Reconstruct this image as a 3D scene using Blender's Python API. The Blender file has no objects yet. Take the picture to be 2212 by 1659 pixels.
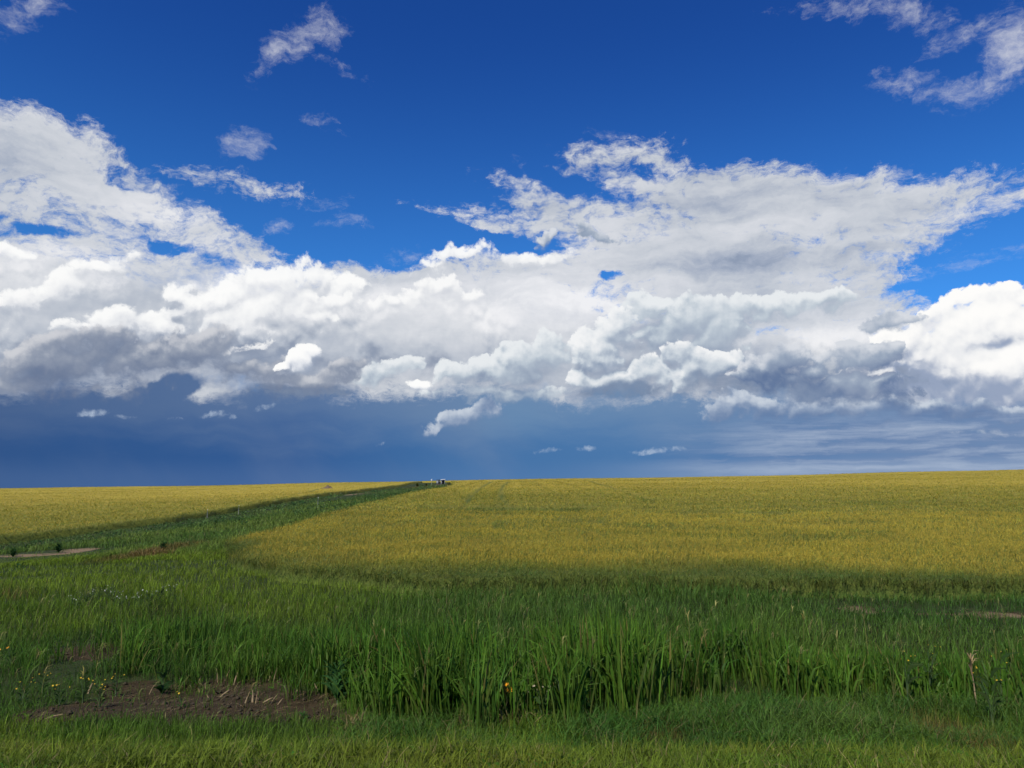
import bpy, math, random
from mathutils import Vector
# ---------------------------------------------------------------- camera numbers
HFOV = 67.0
CAM_H = 3.2
PITCH = math.radians(7.52)
FPX = 1106.0 / math.tan(math.radians(HFOV / 2))     # survey units of the photograph (2212 wide)

def ray(px, py):
    """direction of a surveyed point of the view, as x (east), y (north), z (up)"""
    u = (px - 1106.0) / FPX
    v = (829.5 - py) / FPX
    c, s = math.cos(PITCH), math.sin(PITCH)
    return (u, c - v * s, s + v * c)

def azel(px, py):
    x, y, z = ray(px, py)
    return math.degrees(math.atan2(x, y)), math.degrees(math.atan2(z, math.hypot(x, y)))

# ---------------------------------------------------------------- tiny node language
class NT:
    def __init__(self, tree): self.t = tree
    def new(self, kind, **kw):
        n = self.t.nodes.new(kind)
        for k, v in kw.items(): setattr(n, k, v)
        return n
    def put(self, sock, v):
        if isinstance(v, S): self.t.links.new(v.s, sock)
        elif isinstance(v, bpy.types.NodeSocket): self.t.links.new(v, sock)
        else:
            if hasattr(sock.default_value, '__len__'):
                n = len(sock.default_value)
                if not hasattr(v, '__len__'): v = (v,) * min(n, 3)
                v = tuple(v)
                sock.default_value = v + (1.0,) * (n - len(v)) if len(v) < n else v[:n]
            else: sock.default_value = v
    def math(self, op, *a, clamp=False):
        n = self.new('ShaderNodeMath', operation=op, use_clamp=clamp)
        for i, v in enumerate(a): self.put(n.inputs[i], v)
        return S(self, n.outputs[0])
    def vec(self, op, *a, out=0):
        n = self.new('ShaderNodeVectorMath', operation=op)
        for i, v in enumerate(a):
            if op == 'SCALE' and i == 1: self.put(n.inputs['Scale'], v)
            else: self.put(n.inputs[i], v)
        return S(self, n.outputs[out])
    def comb(self, x, y, z=0.0):
        n = self.new('ShaderNodeCombineXYZ')
        for i, v in enumerate((x, y, z)): self.put(n.inputs[i], v)
        return S(self, n.outputs[0])
    def sep(self, v):
        n = self.new('ShaderNodeSeparateXYZ'); self.put(n.inputs[0], v)
        return [S(self, o) for o in n.outputs]
    def noise(self, p, scale=1.0, detail=4.0, rough=0.5, lac=2.0, dist=0.0, color=False, dim='3D'):
        n = self.new('ShaderNodeTexNoise', noise_dimensions=dim)
        self.put(n.inputs['Vector'], p)
        for k, v in (('Scale', scale), ('Detail', detail), ('Roughness', rough), ('Lacunarity', lac), ('Distortion', dist)):
            self.put(n.inputs[k], v)
        return S(self, n.outputs[1 if color else 0])
    def voro(self, p, scale=1.0, detail=3.0, rough=0.5, lac=2.0, smooth=0.0, dim='2D'):
        n = self.new('ShaderNodeTexVoronoi', voronoi_dimensions=dim, feature='SMOOTH_F1' if smooth else 'F1')
        n.normalize = True
        self.put(n.inputs['Vector'], p)
        for k, v in (('Scale', scale), ('Detail', detail), ('Roughness', rough), ('Lacunarity', lac)):
            self.put(n.inputs[k], v)
        if smooth: self.put(n.inputs['Smoothness'], smooth)
        return S(self, n.outputs['Distance'])
    def mapping(self, p, loc, rot, scale):
        n = self.new('ShaderNodeMapping', vector_type='TEXTURE')
        self.put(n.inputs['Vector'], p)
        n.inputs['Location'].default_value = loc; n.inputs['Rotation'].default_value = (0, 0, rot); n.inputs['Scale'].default_value = scale
        return S(self, n.outputs[0])
    def sstep(self, v, a, b, lo=0.0, hi=1.0):
        n = self.new('ShaderNodeMapRange', interpolation_type='SMOOTHSTEP')
        for i, x in enumerate((v, a, b, lo, hi)): self.put(n.inputs[i], x)
        return S(self, n.outputs[0])
    def lin(self, v, a, b, lo=0.0, hi=1.0):
        n = self.new('ShaderNodeMapRange', interpolation_type='LINEAR')
        for i, x in enumerate((v, a, b, lo, hi)): self.put(n.inputs[i], x)
        return S(self, n.outputs[0])
    def mix(self, f, a, b, mode='MIX'):
        n = self.new('ShaderNodeMix', data_type='RGBA', blend_type=mode)
        self.put(n.inputs[0], f); self.put(n.inputs[6], a); self.put(n.inputs[7], b)
        return S(self, n.outputs[2])
    def ramp(self, v, stops, mode='LINEAR'):
        n = self.new('ShaderNodeValToRGB'); cr = n.color_ramp; cr.interpolation = mode
        while len(cr.elements) < len(stops): cr.elements.new(0.5)
        for e, (p, c) in zip(cr.elements, stops):
            e.position = p; e.color = tuple(c) + (1.0,)
        self.put(n.inputs[0], v)
        return S(self, n.outputs[0])

class S:
    """a socket that can be added, multiplied ..."""
    def __init__(self, nt, s): self.nt = nt; self.s = s
    def __add__(self, o): return self.nt.math('ADD', self, o)
    __radd__ = __add__
    def __mul__(self, o): return self.nt.math('MULTIPLY', self, o)
    __rmul__ = __mul__
    def __sub__(self, o): return self.nt.math('SUBTRACT', self, o)
    def __rsub__(self, o): return self.nt.math('SUBTRACT', o, self)
    def __truediv__(self, o): return self.nt.math('DIVIDE', self, o)

def srgb(r, g, b):
    f = lambda c: (c / 255 / 12.92) if c / 255 <= 0.04045 else ((c / 255 + 0.055) / 1.055) ** 2.4
    return (f(r), f(g), f(b))

# ---------------------------------------------------------------- the clouds of the sky
def blob_deg(b):
    px, py, rx, ry = b[:4]
    rot = b[4] if len(b) > 4 else 0.0
    a0, e0 = azel(px, py)
    ax, ex = azel(px + 10, py); ay, ey = azel(px, py - 10)
    return (a0, e0, rx * math.hypot(ax - a0, ex - e0) / 10, ry * math.hypot(ay - a0, ey - e0) / 10,
            -math.radians(rot) + math.atan2(ex - e0, ax - a0))

def quad(nt, p, after=None):
    """x, y, x*x | x*y, y*y, 1 of a sky point: every ellipse below is a weighted sum of these"""
    if after is not None: p = nt.vec('MULTIPLY_ADD', after, (1e-9, 1e-9, 0), p)   # evaluated one list after another (short shader stack)
    x, y, z = nt.sep(p)
    return nt.comb(x, y, x * x), nt.comb(x * y, y * y, 1.0)

def ellipse(nt, Q, b, h, k):
    """k - h * r^2 of an ellipse"""
    a, e, rx, ry, rot = blob_deg(b)
    c, s = math.cos(rot), math.sin(rot)
    A = c * c / rx ** 2 + s * s / ry ** 2; C = s * s / rx ** 2 + c * c / ry ** 2; B = 2 * c * s * (1 / rx ** 2 - 1 / ry ** 2)
    # r2 = A dx2 + B dx dy + C dy2
    lx = -2 * A * a - B * e; ly = -2 * C * e - B * a; k0 = A * a * a + B * a * e + C * e * e
    d1 = nt.vec('DOT_PRODUCT', Q[0], (-h * lx, -h * ly, -h * A), out=1)
    d2 = nt.vec('DOT_PRODUCT', Q[1], (-h * B, -h * C, k - h * k0), out=1)
    return d1 + d2

def blobs(nt, P, lst, k=0.35, after=None):
    Q = quad(nt, P, after); acc = None
    for b in lst:
        _, _, rx, ry, _ = blob_deg(b)
        h = min(rx, ry) * 0.5
        f = ellipse(nt, Q, b, h, h)
        acc = f if acc is None else nt.math('SMOOTH_MAX', acc, f, k)
    return acc

def patches(nt, P, lst, after=None):
    """sum of soft spots (px, py, rx, ry, rot, amount)"""
    Q = quad(nt, P, after); acc = None
    for b in lst:
        f = nt.math('MAXIMUM', ellipse(nt, Q, b, 1.0, 1.0), 0.0)
        acc = f * b[5] if acc is None else nt.math('MULTIPLY_ADD', f, b[5], acc)
    return acc

HOLES = [  # gaps in the sheet where the blue shows
    (1310, 598, 30, 12, -8, 2.6), (1095, 522, 130, 24, 8, 3.5), (2150, 562, 215, 52, -24, 3.6), (360, 524, 80, 18, 14, 1.8), (100, 508, 110, 15, 6, 1.6), (255, 375, 60, 26, 30, 1.6),
    (1380, 372, 90, 24, 12, 2.0), (850, 520, 190, 70, 0, 4.0), (2000, 610, 120, 20, -10, 2.5)]
HIGH = [  # thin high sheet, left and right
    (40, 320, 220, 95, 4), (180, 385, 210, 85, 22), (310, 440, 170, 55, 28), (420, 500, 150, 45, 24), (530, 550, 130, 40, 18),
    (70, 440, 230, 62, 8), (450, 375, 75, 15, 4), (560, 412, 95, 17, 3), (120, 535, 280, 50, 3), (330, 520, 200, 40, 14), (300, 575, 260, 40, 2),
    (1340, 335, 115, 34, -8), (1262, 350, 50, 22, 30), (1430, 400, 160, 62, 18), (1640, 450, 260, 92, 2), (1860, 455, 240, 82, 2),
    (2030, 430, 170, 50, -10), (2190, 425, 140, 26, -12), (1300, 478, 220, 52, 3), (1040, 478, 135, 24, 6), (1180, 440, 120, 34, 22),
    (1480, 560, 320, 95, 0), (1760, 560, 260, 66, -10), (1900, 520, 180, 50, -18), (1230, 585, 330, 62, -2), (1600, 650, 380, 90, -3),
    (960, 690, 420, 135, 0), (1840, 640, 130, 40, 14), (1800, 690, 190, 80), (2000, 715, 100, 50), (60, 700, 420, 170, 0), (480, 740, 420, 130, 0), (1330, 770, 420, 110, 0), (1700, 800, 420, 100, 0), (820, 800, 380, 75, 0)]
WISP = [  # small torn clouds in the blue
    (60, 22, 95, 40, -18), (625, 100, 95, 45, -28), (700, 70, 60, 45, 10), (730, 150, 70, 14, 20), (525, 312, 62, 36, -25), (702, 265, 34, 16, 10), (730, 287, 24, 10, 20),
    (718, 448, 44, 17, -8), (748, 487, 62, 17, 8), (613, 487, 46, 20, -18), (590, 410, 90, 20, 4), (640, 440, 30, 8, 0),
    (2130, 190, 120, 36, -18), (2190, 110, 90, 80, -50), (1960, 190, 100, 38, 10), (1930, 25, 190, 40, 10), (2120, 60, 140, 30, -30), (1790, 10, 110, 22, 0),
    (2010, 590, 160, 12, -14), (2120, 545, 120, 9, -14), (1320, 290, 60, 14, 8), (850, 553, 60, 14, -10), (1110, 352, 30, 12, 20)]
CU_BACK = [  # sunlit towers of the bank
    (20, 558, 62, 26, 14), (205, 578, 82, 24, -16), (120, 622, 85, 40, -18), (40, 660, 45, 46), (560, 610, 72, 42, -10), (615, 615, 55, 45), (672, 592, 46, 34, -10), (705, 612, 34, 32),
    (480, 640, 70, 40, -22), (405, 672, 52, 52, -20), (540, 680, 130, 58, -10), (330, 715, 95, 52), (255, 700, 75, 48, -20), (670, 670, 85, 50, 20), (740, 640, 60, 40),
    (1000, 553, 78, 26, -8), (1085, 560, 85, 24, 0), (930, 572, 50, 14, -12), (1170, 560, 80, 22)]
CU_PUFF = [(652, 778, 36, 30, -40), (676, 760, 19, 20), (622, 793, 30, 11, -8), (905, 831, 30, 10, 0)]
CU_DARK = [  # shaded cumulus low on the left, flat bases
    (205, 752, 110, 48, -6), (120, 790, 150, 62), (300, 790, 130, 55), (40, 835, 190, 46), (420, 760, 130, 52, -12), (160, 850, 170, 26), (260, 832, 110, 22, -12),
    (640, 828, 155, 36, 2), (738, 806, 55, 34, -30), (590, 800, 70, 30), (470, 800, 90, 34, 15)]
CU_MID = [  # grey-white cumulus in the middle
    (1000, 812, 56, 38), (1060, 800, 66, 44), (1120, 785, 66, 48), (1185, 765, 50, 46), (1075, 848, 140, 24), (860, 790, 60, 22, -14), (800, 812, 60, 20),
    (1490, 690, 100, 50, -14), (1560, 720, 90, 55), (1440, 730, 60, 50), (1400, 665, 60, 36), (1620, 665, 110, 34), (1750, 655, 100, 26)]
CU_MID_B = [  # and the one standing before it
    (1290, 760, 62, 60, -20), (1330, 715, 56, 50, -20), (1258, 820, 40, 34), (1330, 826, 92, 30), (1392, 802, 44, 36), (1425, 820, 26, 22), (1350, 842, 100, 14),
    (1478, 806, 44, 46), (1540, 790, 80, 44), (1470, 770, 40, 30)]
CU_BACK_B = [(905, 640, 84, 26, -10), (950, 618, 46, 30), (1010, 640, 50, 22), (850, 656, 46, 16), (950, 650, 120, 18), (720, 660, 60, 26), (60, 655, 46, 40), (160, 710, 50, 20, -10), (535, 745, 50, 14, -18)]
CU_RIGHT = [  # the bright heap at the right
    (2060, 668, 60, 36, -22), (2000, 690, 60, 24, -22), (2100, 650, 46, 26), (2170, 645, 60, 24, -4), (2250, 650, 90, 30), (2140, 710, 130, 70), (2260, 730, 130, 90), (2180, 800, 180, 85), (2060, 780, 130, 75), (1970, 760, 100, 56),
    (2080, 850, 190, 40), (2330, 820, 160, 90), (1900, 830, 130, 40)]
CU_FRONT = [  # grey cumulus before it
    (1187, 513, 26, 14, -30), (1283, 505, 44, 13, 20), (1320, 516, 24, 8, 10),
    (1650, 800, 60, 46), (1700, 778, 56, 36), (1755, 800, 48, 34), (1700, 824, 112, 26), (1868, 774, 84, 36, -8), (1940, 692, 66, 21, -4), (1905, 702, 40, 15),
    (1830, 835, 150, 38), (1860, 862, 110, 22), (1770, 850, 100, 22)]
CU_FRONT_B = [(1570, 880, 58, 30, -12), (1640, 878, 100, 26), (1545, 886, 40, 16), (1790, 884, 150, 26), (1950, 884, 150, 22), (2110, 896, 180, 20), (1720, 908, 150, 13), (1930, 922, 160, 8), (2180, 880, 160, 16), (2150, 930, 160, 10), (965, 912, 76, 20, -24), (1030, 888, 70, 22, -14)]
CU_LOW = [  # far small ones over the storm
    (205, 893, 42, 9, -4), (190, 897, 30, 6), (268, 899, 20, 4), (458, 896, 24, 9, -14), (478, 900, 14, 6, -20), (500, 902, 11, 6, -12), (380, 904, 22, 4), (570, 880, 24, 8, -22),
    (1182, 975, 24, 5), (1272, 973, 22, 7), (1400, 975, 44, 8, -2), (1450, 972, 40, 4, -4), (820, 960, 12, 2, -20)]

CU_BANK = [(60, 690, 420, 150), (480, 690, 380, 130), (860, 720, 360, 120), (1200, 770, 320, 90), (1500, 780, 300, 90), (1800, 790, 260, 100)]
BASE = [(345, 852, 130, 42, -22, 5.5), (60, 900, 200, 30, 0, 1.5)]
CUMULUS = [  # name, parts, billow and fine wobble of the outline, billow of the body, blending
    ('bank', CU_BANK, 0.8, 0.8, 1.25, 0.8), ('back', CU_BACK, 1.1, 0.6, 0.85, 0.3), ('back_b', CU_BACK_B, 0.8, 0.6, 0.7, 0.25), ('puff', CU_PUFF, 0.5, 0.45, 0.5, 0.12), ('dark', CU_DARK, 0.9, 0.8, 0.7, 0.6),
    ('mid', CU_MID, 1.0, 0.5, 0.75, 0.25), ('mid_b', CU_MID_B, 0.9, 0.45, 0.7, 0.25), ('right', CU_RIGHT, 1.2, 0.5, 1.7, 0.3),
    ('front', CU_FRONT, 0.8, 0.55, 0.6, 0.3), ('front_b', CU_FRONT_B, 0.6, 0.45, 0.5, 0.2), ('low', CU_LOW, 0.16, 0.5, 0.1, 0.05)]

def build_sky(sun_el, sun_rot):
    w = bpy.data.worlds.new("World"); bpy.context.scene.world = w; w.use_nodes = True
    t = w.node_tree; t.nodes.clear(); nt = NT(t)
    out = nt.new('ShaderNodeOutputWorld'); bg = nt.new('ShaderNodeBackground'); t.links.new(bg.outputs[0], out.inputs[0])
    STR = 0.1; bg.inputs[1].default_value = STR
    sky = nt.new('ShaderNodeTexSky', sky_type='NISHITA', sun_disc=False, sun_elevation=sun_el, sun_rotation=sun_rot,
                 altitude=700, air_density=1.0, dust_density=0.3, ozone_density=3.0)
    K = 1.0 / STR
    col = lambda r, g, b: tuple(c * K for c in srgb(r, g, b))

    d = nt.new('ShaderNodeTexCoord').outputs['Generated']
    x, y, z = nt.sep(d)
    az = nt.math('ARCTAN2', x, y) * 57.29578
    el = nt.math('ARCSINE', z) * 57.29578
    P = nt.comb(az, el)

    # ---- node group: all the cumulus heights at one point of the sky
    g = bpy.data.node_groups.new('cumulus', 'ShaderNodeTree'); G = NT(g)
    g.interface.new_socket('P', in_out='INPUT', socket_type='NodeSocketVector')
    names = [c[0] for c in CUMULUS]
    for n in names:
        g.interface.new_socket(n, in_out='OUTPUT', socket_type='NodeSocketFloat')
        g.interface.new_socket(n + ' body', in_out='OUTPUT', socket_type='NodeSocketFloat')
    gi = G.new('NodeGroupInput'); go = G.new('NodeGroupOutput')
    p0 = S(G, gi.outputs[0])
    wob = G.vec('SUBTRACT', G.noise(p0, 0.42, 5, 0.5, color=True, dim='2D'), (0.5, 0.5, 0.5))
    p1 = G.vec('MULTIPLY_ADD', wob, (2.8, 2.2, 0), p0)
    pb = G.vec('MULTIPLY_ADD', wob, (1.2, 1.2, 0), p0)
    v = G.voro(pb, 0.5, 4.0, 0.55, 2.2)
    bod = 0.38 - G.voro(pb, 0.44, 1.6, 0.45, 2.3)
    bil = 0.38 - v                                                  # cauliflower heads
    fine = G.noise(pb, 1.6, 6, 0.62, dim='2D') - 0.5
    last = None
    for n, lst, ab, af, al, sm in CUMULUS:
        pp = p1 if n not in ('low', 'puff') else G.vec('MULTIPLY_ADD', wob, (0.9, 0.7, 0), p0)
        f = last = blobs(G, pp, lst, sm, last)
        G.put(go.inputs[n], f + bil * ab + fine * af)
        G.put(go.inputs[n + ' body'], f + bod * al + fine * (af * 0.18))
    def cumulus(p):
        n = nt.new('ShaderNodeGroup'); n.node_tree = g; nt.put(n.inputs[0], p)
        return {o.name: S(nt, o) for o in n.outputs}
    H0 = cumulus(P)
    H1 = cumulus(nt.vec('ADD', P, (-0.14, 0.48, 0)))
    grad = {k: H0[k + ' body'] - H1[k + ' body'] for k in names}

    wn = nt.vec('SUBTRACT', nt.noise(P, 0.16, 6, 0.6, color=True, dim='2D'), (0.5, 0.5, 0.5))
    Pw = nt.vec('MULTIPLY_ADD', wn, (7.0, 3.4, 0), P)
    Pw2 = nt.vec('MULTIPLY_ADD', wn, (4.0, 2.4, 0), P)
    big = nt.noise(P, 0.35, 4, 0.6, dim='2D')

    patchy = nt.sstep(nt.noise(P, 0.22, 3, 0.5, dim='2D'), 0.40, 0.62)          # lumpy here, smooth there

    # ---- clear blue and the storm under the cloud bank
    s = S(nt, sky.outputs[0])
    blue = nt.mix(1.0, s, (0.125, 0.44, 1.08), 'MULTIPLY')
    hgrad = nt.sstep(el, 34.0, 12.0)
    blue = nt.mix(hgrad, blue, nt.mix(1.0, blue, (2.0, 1.75, 1.25), 'MULTIPLY'))
    storm_h = nt.lin(az, -36.0, 36.0)
    storm_lo = nt.ramp(storm_h, [(0.0, col(46, 82, 134)), (0.28, col(52, 92, 148)), (0.46, col(68, 114, 166)), (0.62, col(76, 120, 170)), (0.85, col(98, 130, 174)), (1.0, col(112, 138, 176))])
    storm_hi = nt.ramp(storm_h, [(0.0, col(72, 98, 140)), (0.3, col(88, 116, 158)), (0.5, col(104, 138, 176)), (0.7, col(108, 138, 176)), (1.0, col(114, 140, 178))])
    sv = nt.noise(nt.vec('MULTIPLY', Pw2, (0.10, 0.55, 0)), 1.0, 5, 0.55, dim='2D')
    storm = nt.mix(nt.sstep(el + (sv - 0.5) * 4.0, 1.6, 6.0), storm_lo, storm_hi)
    rain = nt.noise(nt.comb(az * 0.09 + el * 0.05, el * 0.06), 1.0, 4, 0.55, dim='2D')        # slanting veils of rain
    storm = nt.mix(nt.sstep(rain, 0.42, 0.76) * 0.30, storm, nt.mix(storm_h, col(86, 108, 146), col(138, 158, 188)))
    storm = nt.mix(nt.sstep(el, 2.2, 0.2) * 0.14, storm, col(120, 146, 186))
    storm_top = 9.5 + (nt.noise(P, 0.12, 5, 0.6, dim='2D') - 0.5) * 5.0
    sky_c = nt.mix(nt.sstep(el, storm_top, storm_top - 2.0), blue, storm)

    # ---- high sheet
    hf = blobs(nt, Pw2, HIGH, 0.6)
    tear = nt.noise(nt.vec('MULTIPLY', Pw, (0.34, 0.75, 0)), 1.0, 9, 0.66, dim='2D') - 0.5
    tear2 = nt.noise(nt.vec('MULTIPLY', nt.vec('MULTIPLY_ADD', wn, (3.0, 1.5, 0), P), (0.85, 1.6, 0)), 1.0, 7, 0.68, dim='2D') - 0.5
    hf2 = hf * 2.0 + tear * 3.0 + tear2 * 4.2 - patches(nt, Pw2, HOLES, hf)
    base_cut = nt.sstep(el + (big - 0.5) * 5.0 - patches(nt, Pw2, BASE, hf2), 4.6, 7.4)
    ha = nt.sstep(hf2, -0.5, 1.7) * base_cut
    streak = nt.noise(nt.vec('MULTIPLY', Pw2, (0.10, 0.42, 0)), 1.0, 6, 0.55, dim='2D')
    shade = patches(nt, Pw2, SHADE)
    hl = nt.lin((streak - 0.5) * 1.1 + (tear2 * 0.25) + shade, -0.5, 0.5)
    hc = nt.ramp(hl, [(0.0, col(122, 138, 164)), (0.2, col(164, 174, 192)), (0.45, col(200, 205, 213)), (0.75, col(222, 224, 229)), (1.0, col(242, 242, 244))])
    sky_c = nt.mix(ha * 0.97, sky_c, hc)

    # ---- torn wisps
    wf = blobs(nt, Pw2, WISP, 0.3) * 1.7 + tear * 2.4 + tear2 * 2.4 - 0.55
    wa = nt.sstep(wf, -0.6, 2.0) * 0.8
    sky_c = nt.mix(wa, sky_c, col(214, 216, 224))

    # ---- cumulus, back to front
    def layer(c, k, lit, mid, dark, soft, gl, gh, amax=1.0, extra=None, fade=1.0):
        gk = grad[k] * nt.lin(patchy, 0, 1, 0.6, 1.05)
        so = nt.lin(gk, -0.25, 0.12, soft * 3.2, soft * 0.6)        # crisp on the sunny side, frayed below
        L = nt.sstep(gk + (big - 0.5) * 0.3 + (extra if extra is not None else 0.0), gl, gh)
        a = nt.sstep(H0[k], -0.03, so) * amax
        if fade < 1.0: a = a * nt.sstep(L, 0.0, 0.5, fade, 1.0)
        cc = nt.ramp(L, [(0.0, dark), (0.5, mid), (1.0, lit)])
        return nt.mix(a, c, cc)
    sh2 = shade * 0.45
    bank_a = nt.sstep(H0['bank'], 0.0, 1.6) * base_cut * 0.85
    sky_c = nt.mix(bank_a, sky_c, nt.ramp(nt.sstep(grad['bank'] * nt.lin(patchy, 0, 1, 0.25, 1.0) + tear2 * 0.15 + shade * 0.75, -0.50, 0.62), [(0.0, col(132, 145, 168)), (0.3, col(180, 188, 201)), (0.6, col(209, 213, 220)), (1.0, col(244, 244, 246))]))
    sky_c = layer(sky_c, 'back', col(253, 253, 252), col(230, 232, 236), col(176, 185, 200), 0.55, -0.36, 0.44, 0.95, sh2, 0.15)
    sky_c = layer(sky_c, 'back_b', col(250, 250, 250), col(218, 221, 227), col(166, 175, 192), 0.40, -0.34, 0.40, 0.95, sh2, 0.6)
    sky_c = layer(sky_c, 'right', col(254, 253, 251), col(230, 232, 236), col(150, 164, 190), 0.30, -0.52, 0.46, 1.0, shade * 0.7)
    sky_c = layer(sky_c, 'mid', col(232, 236, 239), col(190, 201, 212), col(124, 144, 172), 0.32, -0.40, 0.46, 0.97, sh2, 0.6)
    sky_c = layer(sky_c, 'mid_b', col(244, 245, 246), col(202, 211, 220), col(126, 146, 174), 0.28, -0.40, 0.44, 0.97, sh2, 0.75)
    sky_c = layer(sky_c, 'dark', col(206, 208, 214), col(150, 159, 176), col(104, 119, 148), 0.60, -0.42, 0.55, 0.97, sh2 - 0.02, 0.9)
    sky_c = layer(sky_c, 'puff', col(253, 253, 252), col(228, 231, 237), col(160, 172, 192), 0.2, -0.25, 0.25)
    sky_c = layer(sky_c, 'front_b', col(200, 209, 221), col(146, 163, 189), col(84, 110, 154), 0.36, -0.36, 0.46, 0.95, sh2, 0.7)
    sky_c = layer(sky_c, 'front', col(216, 220, 227), col(156, 170, 190), col(88, 112, 152), 0.26, -0.38, 0.50, 0.98, sh2, 0.85)
    sky_c = layer(sky_c, 'low', col(190, 205, 224), col(150, 172, 202), col(100, 134, 180), 0.55, -0.16, 0.16, 0.8, None, 0.25)
    # ---- low bands far away at the right
    bn = nt.noise(nt.vec('MULTIPLY', nt.vec('MULTIPLY_ADD', wn, (6.0, 0.5, 0), P), (0.13, 1.25, 0)), 1.0, 6, 0.6, dim='2D')
    bm = nt.sstep(az, 8.0, 24.0) * nt.sstep(el, 0.2, 1.0) * nt.sstep(el, 5.2, 3.6)
    band = nt.ramp(bn, [(0.3, col(92, 116, 158)), (0.48, col(122, 144, 180)), (0.58, col(140, 159, 189)), (0.72, col(162, 177, 201))])
    sky_c = nt.mix(bm * nt.sstep(bn, 0.36, 0.52) * 0.9, sky_c, band)
    gl = nt.sstep(az, 2.0, 20.0) * nt.sstep(el, 2.1, 1.2)
    sky_c = nt.mix(gl * 0.40, sky_c, col(160, 178, 204))
    t.links.new(sky_c.s, bg.inputs[0])
    w.cycles.sampling_method = 'NONE'
    return w

SHADE = [
    (2110, 862, 230, 60, 0, -0.6), (1975, 800, 110, 60, 0, -0.45), (2130, 760, 90, 36, -20, -0.35), (1420, 700, 170, 60, -10, -0.25), (1080, 820, 150, 50, 0, -0.2), (1800, 905, 320, 36, 0, -0.35),  # where the sheet lies in its own shade (-) or is thin and bright (+)
    (300, 780, 330, 90, 0, -0.42), (60, 840, 260, 60, 0, -0.30), (640, 815, 200, 60, 0, -0.22), (640, 855, 190, 26, 0, -0.5), (120, 868, 240, 24, 0, -0.4), (1335, 850, 120, 22, 0, -0.5), (1080, 868, 150, 26, 0, -0.35), (480, 690, 160, 60, -10, -0.10), (250, 650, 260, 40, 0, -0.14),
    (560, 640, 200, 90, -15, 0.35), (120, 580, 240, 60, -8, 0.22), (960, 660, 280, 120, 0, 0.22), (1200, 690, 240, 80, 0, 0.20), (1480, 800, 260, 90, 0, -0.22), (1650, 500, 400, 90, 0, -0.06),
    (1850, 720, 120, 60, -20, 0.25), (2120, 720, 220, 130, 0, 0.35), (1760, 830, 260, 70, 0, -0.30), (820, 780, 180, 70, 0, -0.08), (1320, 640, 300, 60, 0, 0.15), (40, 350, 260, 110, 0, 0.02), (350, 470, 260, 60, 25, 0.12)]
# ---------------------------------------------------------------- the lie of the land (metres; x east, y north, z up)
import numpy as np
rng = np.random.default_rng(11)
TC = np.array([-1.9, -1.2, -.662, -.39, -.16, 0, .236, .662, 1.2, 1.9])
YR = np.array([3, 6, 9.6, 12.5, 20, 35, 58, 80, 120, 200, 300, 380, 520, 900, 2500, 9000.])
ZT = np.array([
    [1.75] * 10, [1.15] * 10, [.05] * 10, [-.08] * 10,
    [.15, .1, .05, .02, 0, 0, 0, 0, 0, 0],
    [-.7, -.6, -.45, -.15, 0, .1, .15, .15, .1, .1],
    [-1.6, -1.5, -1.14, -.35, .52, .48, .45, .4, .4, .4],
    [-1.5, -1.4, -1.0, -.2, .92, .98, .95, 1.0, 1.2, 1.2],
    [-1.2, -1.0, -.6, .1, 1.6, 1.9, 2.0, 2.2, 2.6, 3.0],
    [-.6, -.4, .2, 1.0, 2.2, 3.3, 3.6, 4.8, 6.0, 7.0],
    [-.2, .2, .9, 2.0, 3.9, 4.7, 5.5, 8.0, 10., 12.],
    [0, .5, 1.4, 2.9, 4.6, 5.5, 6.7, 10.5, 13., 16.],
    [-1.2, -.6, .4, 2.1, 4.1, 5.2, 6.8, 11., 13., 16.],
    [-7, -7, -6, -5, -4, -3, -2, 2, 3, 4],
    [-40.] * 10, [-70.] * 10])
LY = np.log(YR)

def hermite(xs, ys, x):
    """smooth interpolation of rows ys at xs"""
    i = np.clip(np.searchsorted(xs, x) - 1, 0, len(xs) - 2)
    d = np.diff(ys, axis=0) / np.diff(xs)[:, None]
    m = np.empty_like(ys); m[0] = d[0]; m[-1] = d[-1]
    same = d[1:] * d[:-1] > 0
    m[1:-1] = np.where(same, 2 * d[1:] * d[:-1] / np.where(same, d[1:] + d[:-1], 1), 0)
    h = (xs[i + 1] - xs[i])[:, None]; t = ((x - xs[i])[:, None]) / h
    return ((2 * t ** 3 - 3 * t ** 2 + 1) * ys[i] + (t ** 3 - 2 * t ** 2 + t) * h * m[i] + (-2 * t ** 3 + 3 * t ** 2) * ys[i + 1] + (t ** 3 - t ** 2) * h * m[i + 1])

def wave(x, y, k, ph):
    return np.sin(x * k + ph + 1.7 * np.sin(y * k * .63 + ph * 2.1)) * np.cos(y * k * .91 - ph + 1.3 * np.sin(x * k * .57 - ph))

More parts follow.
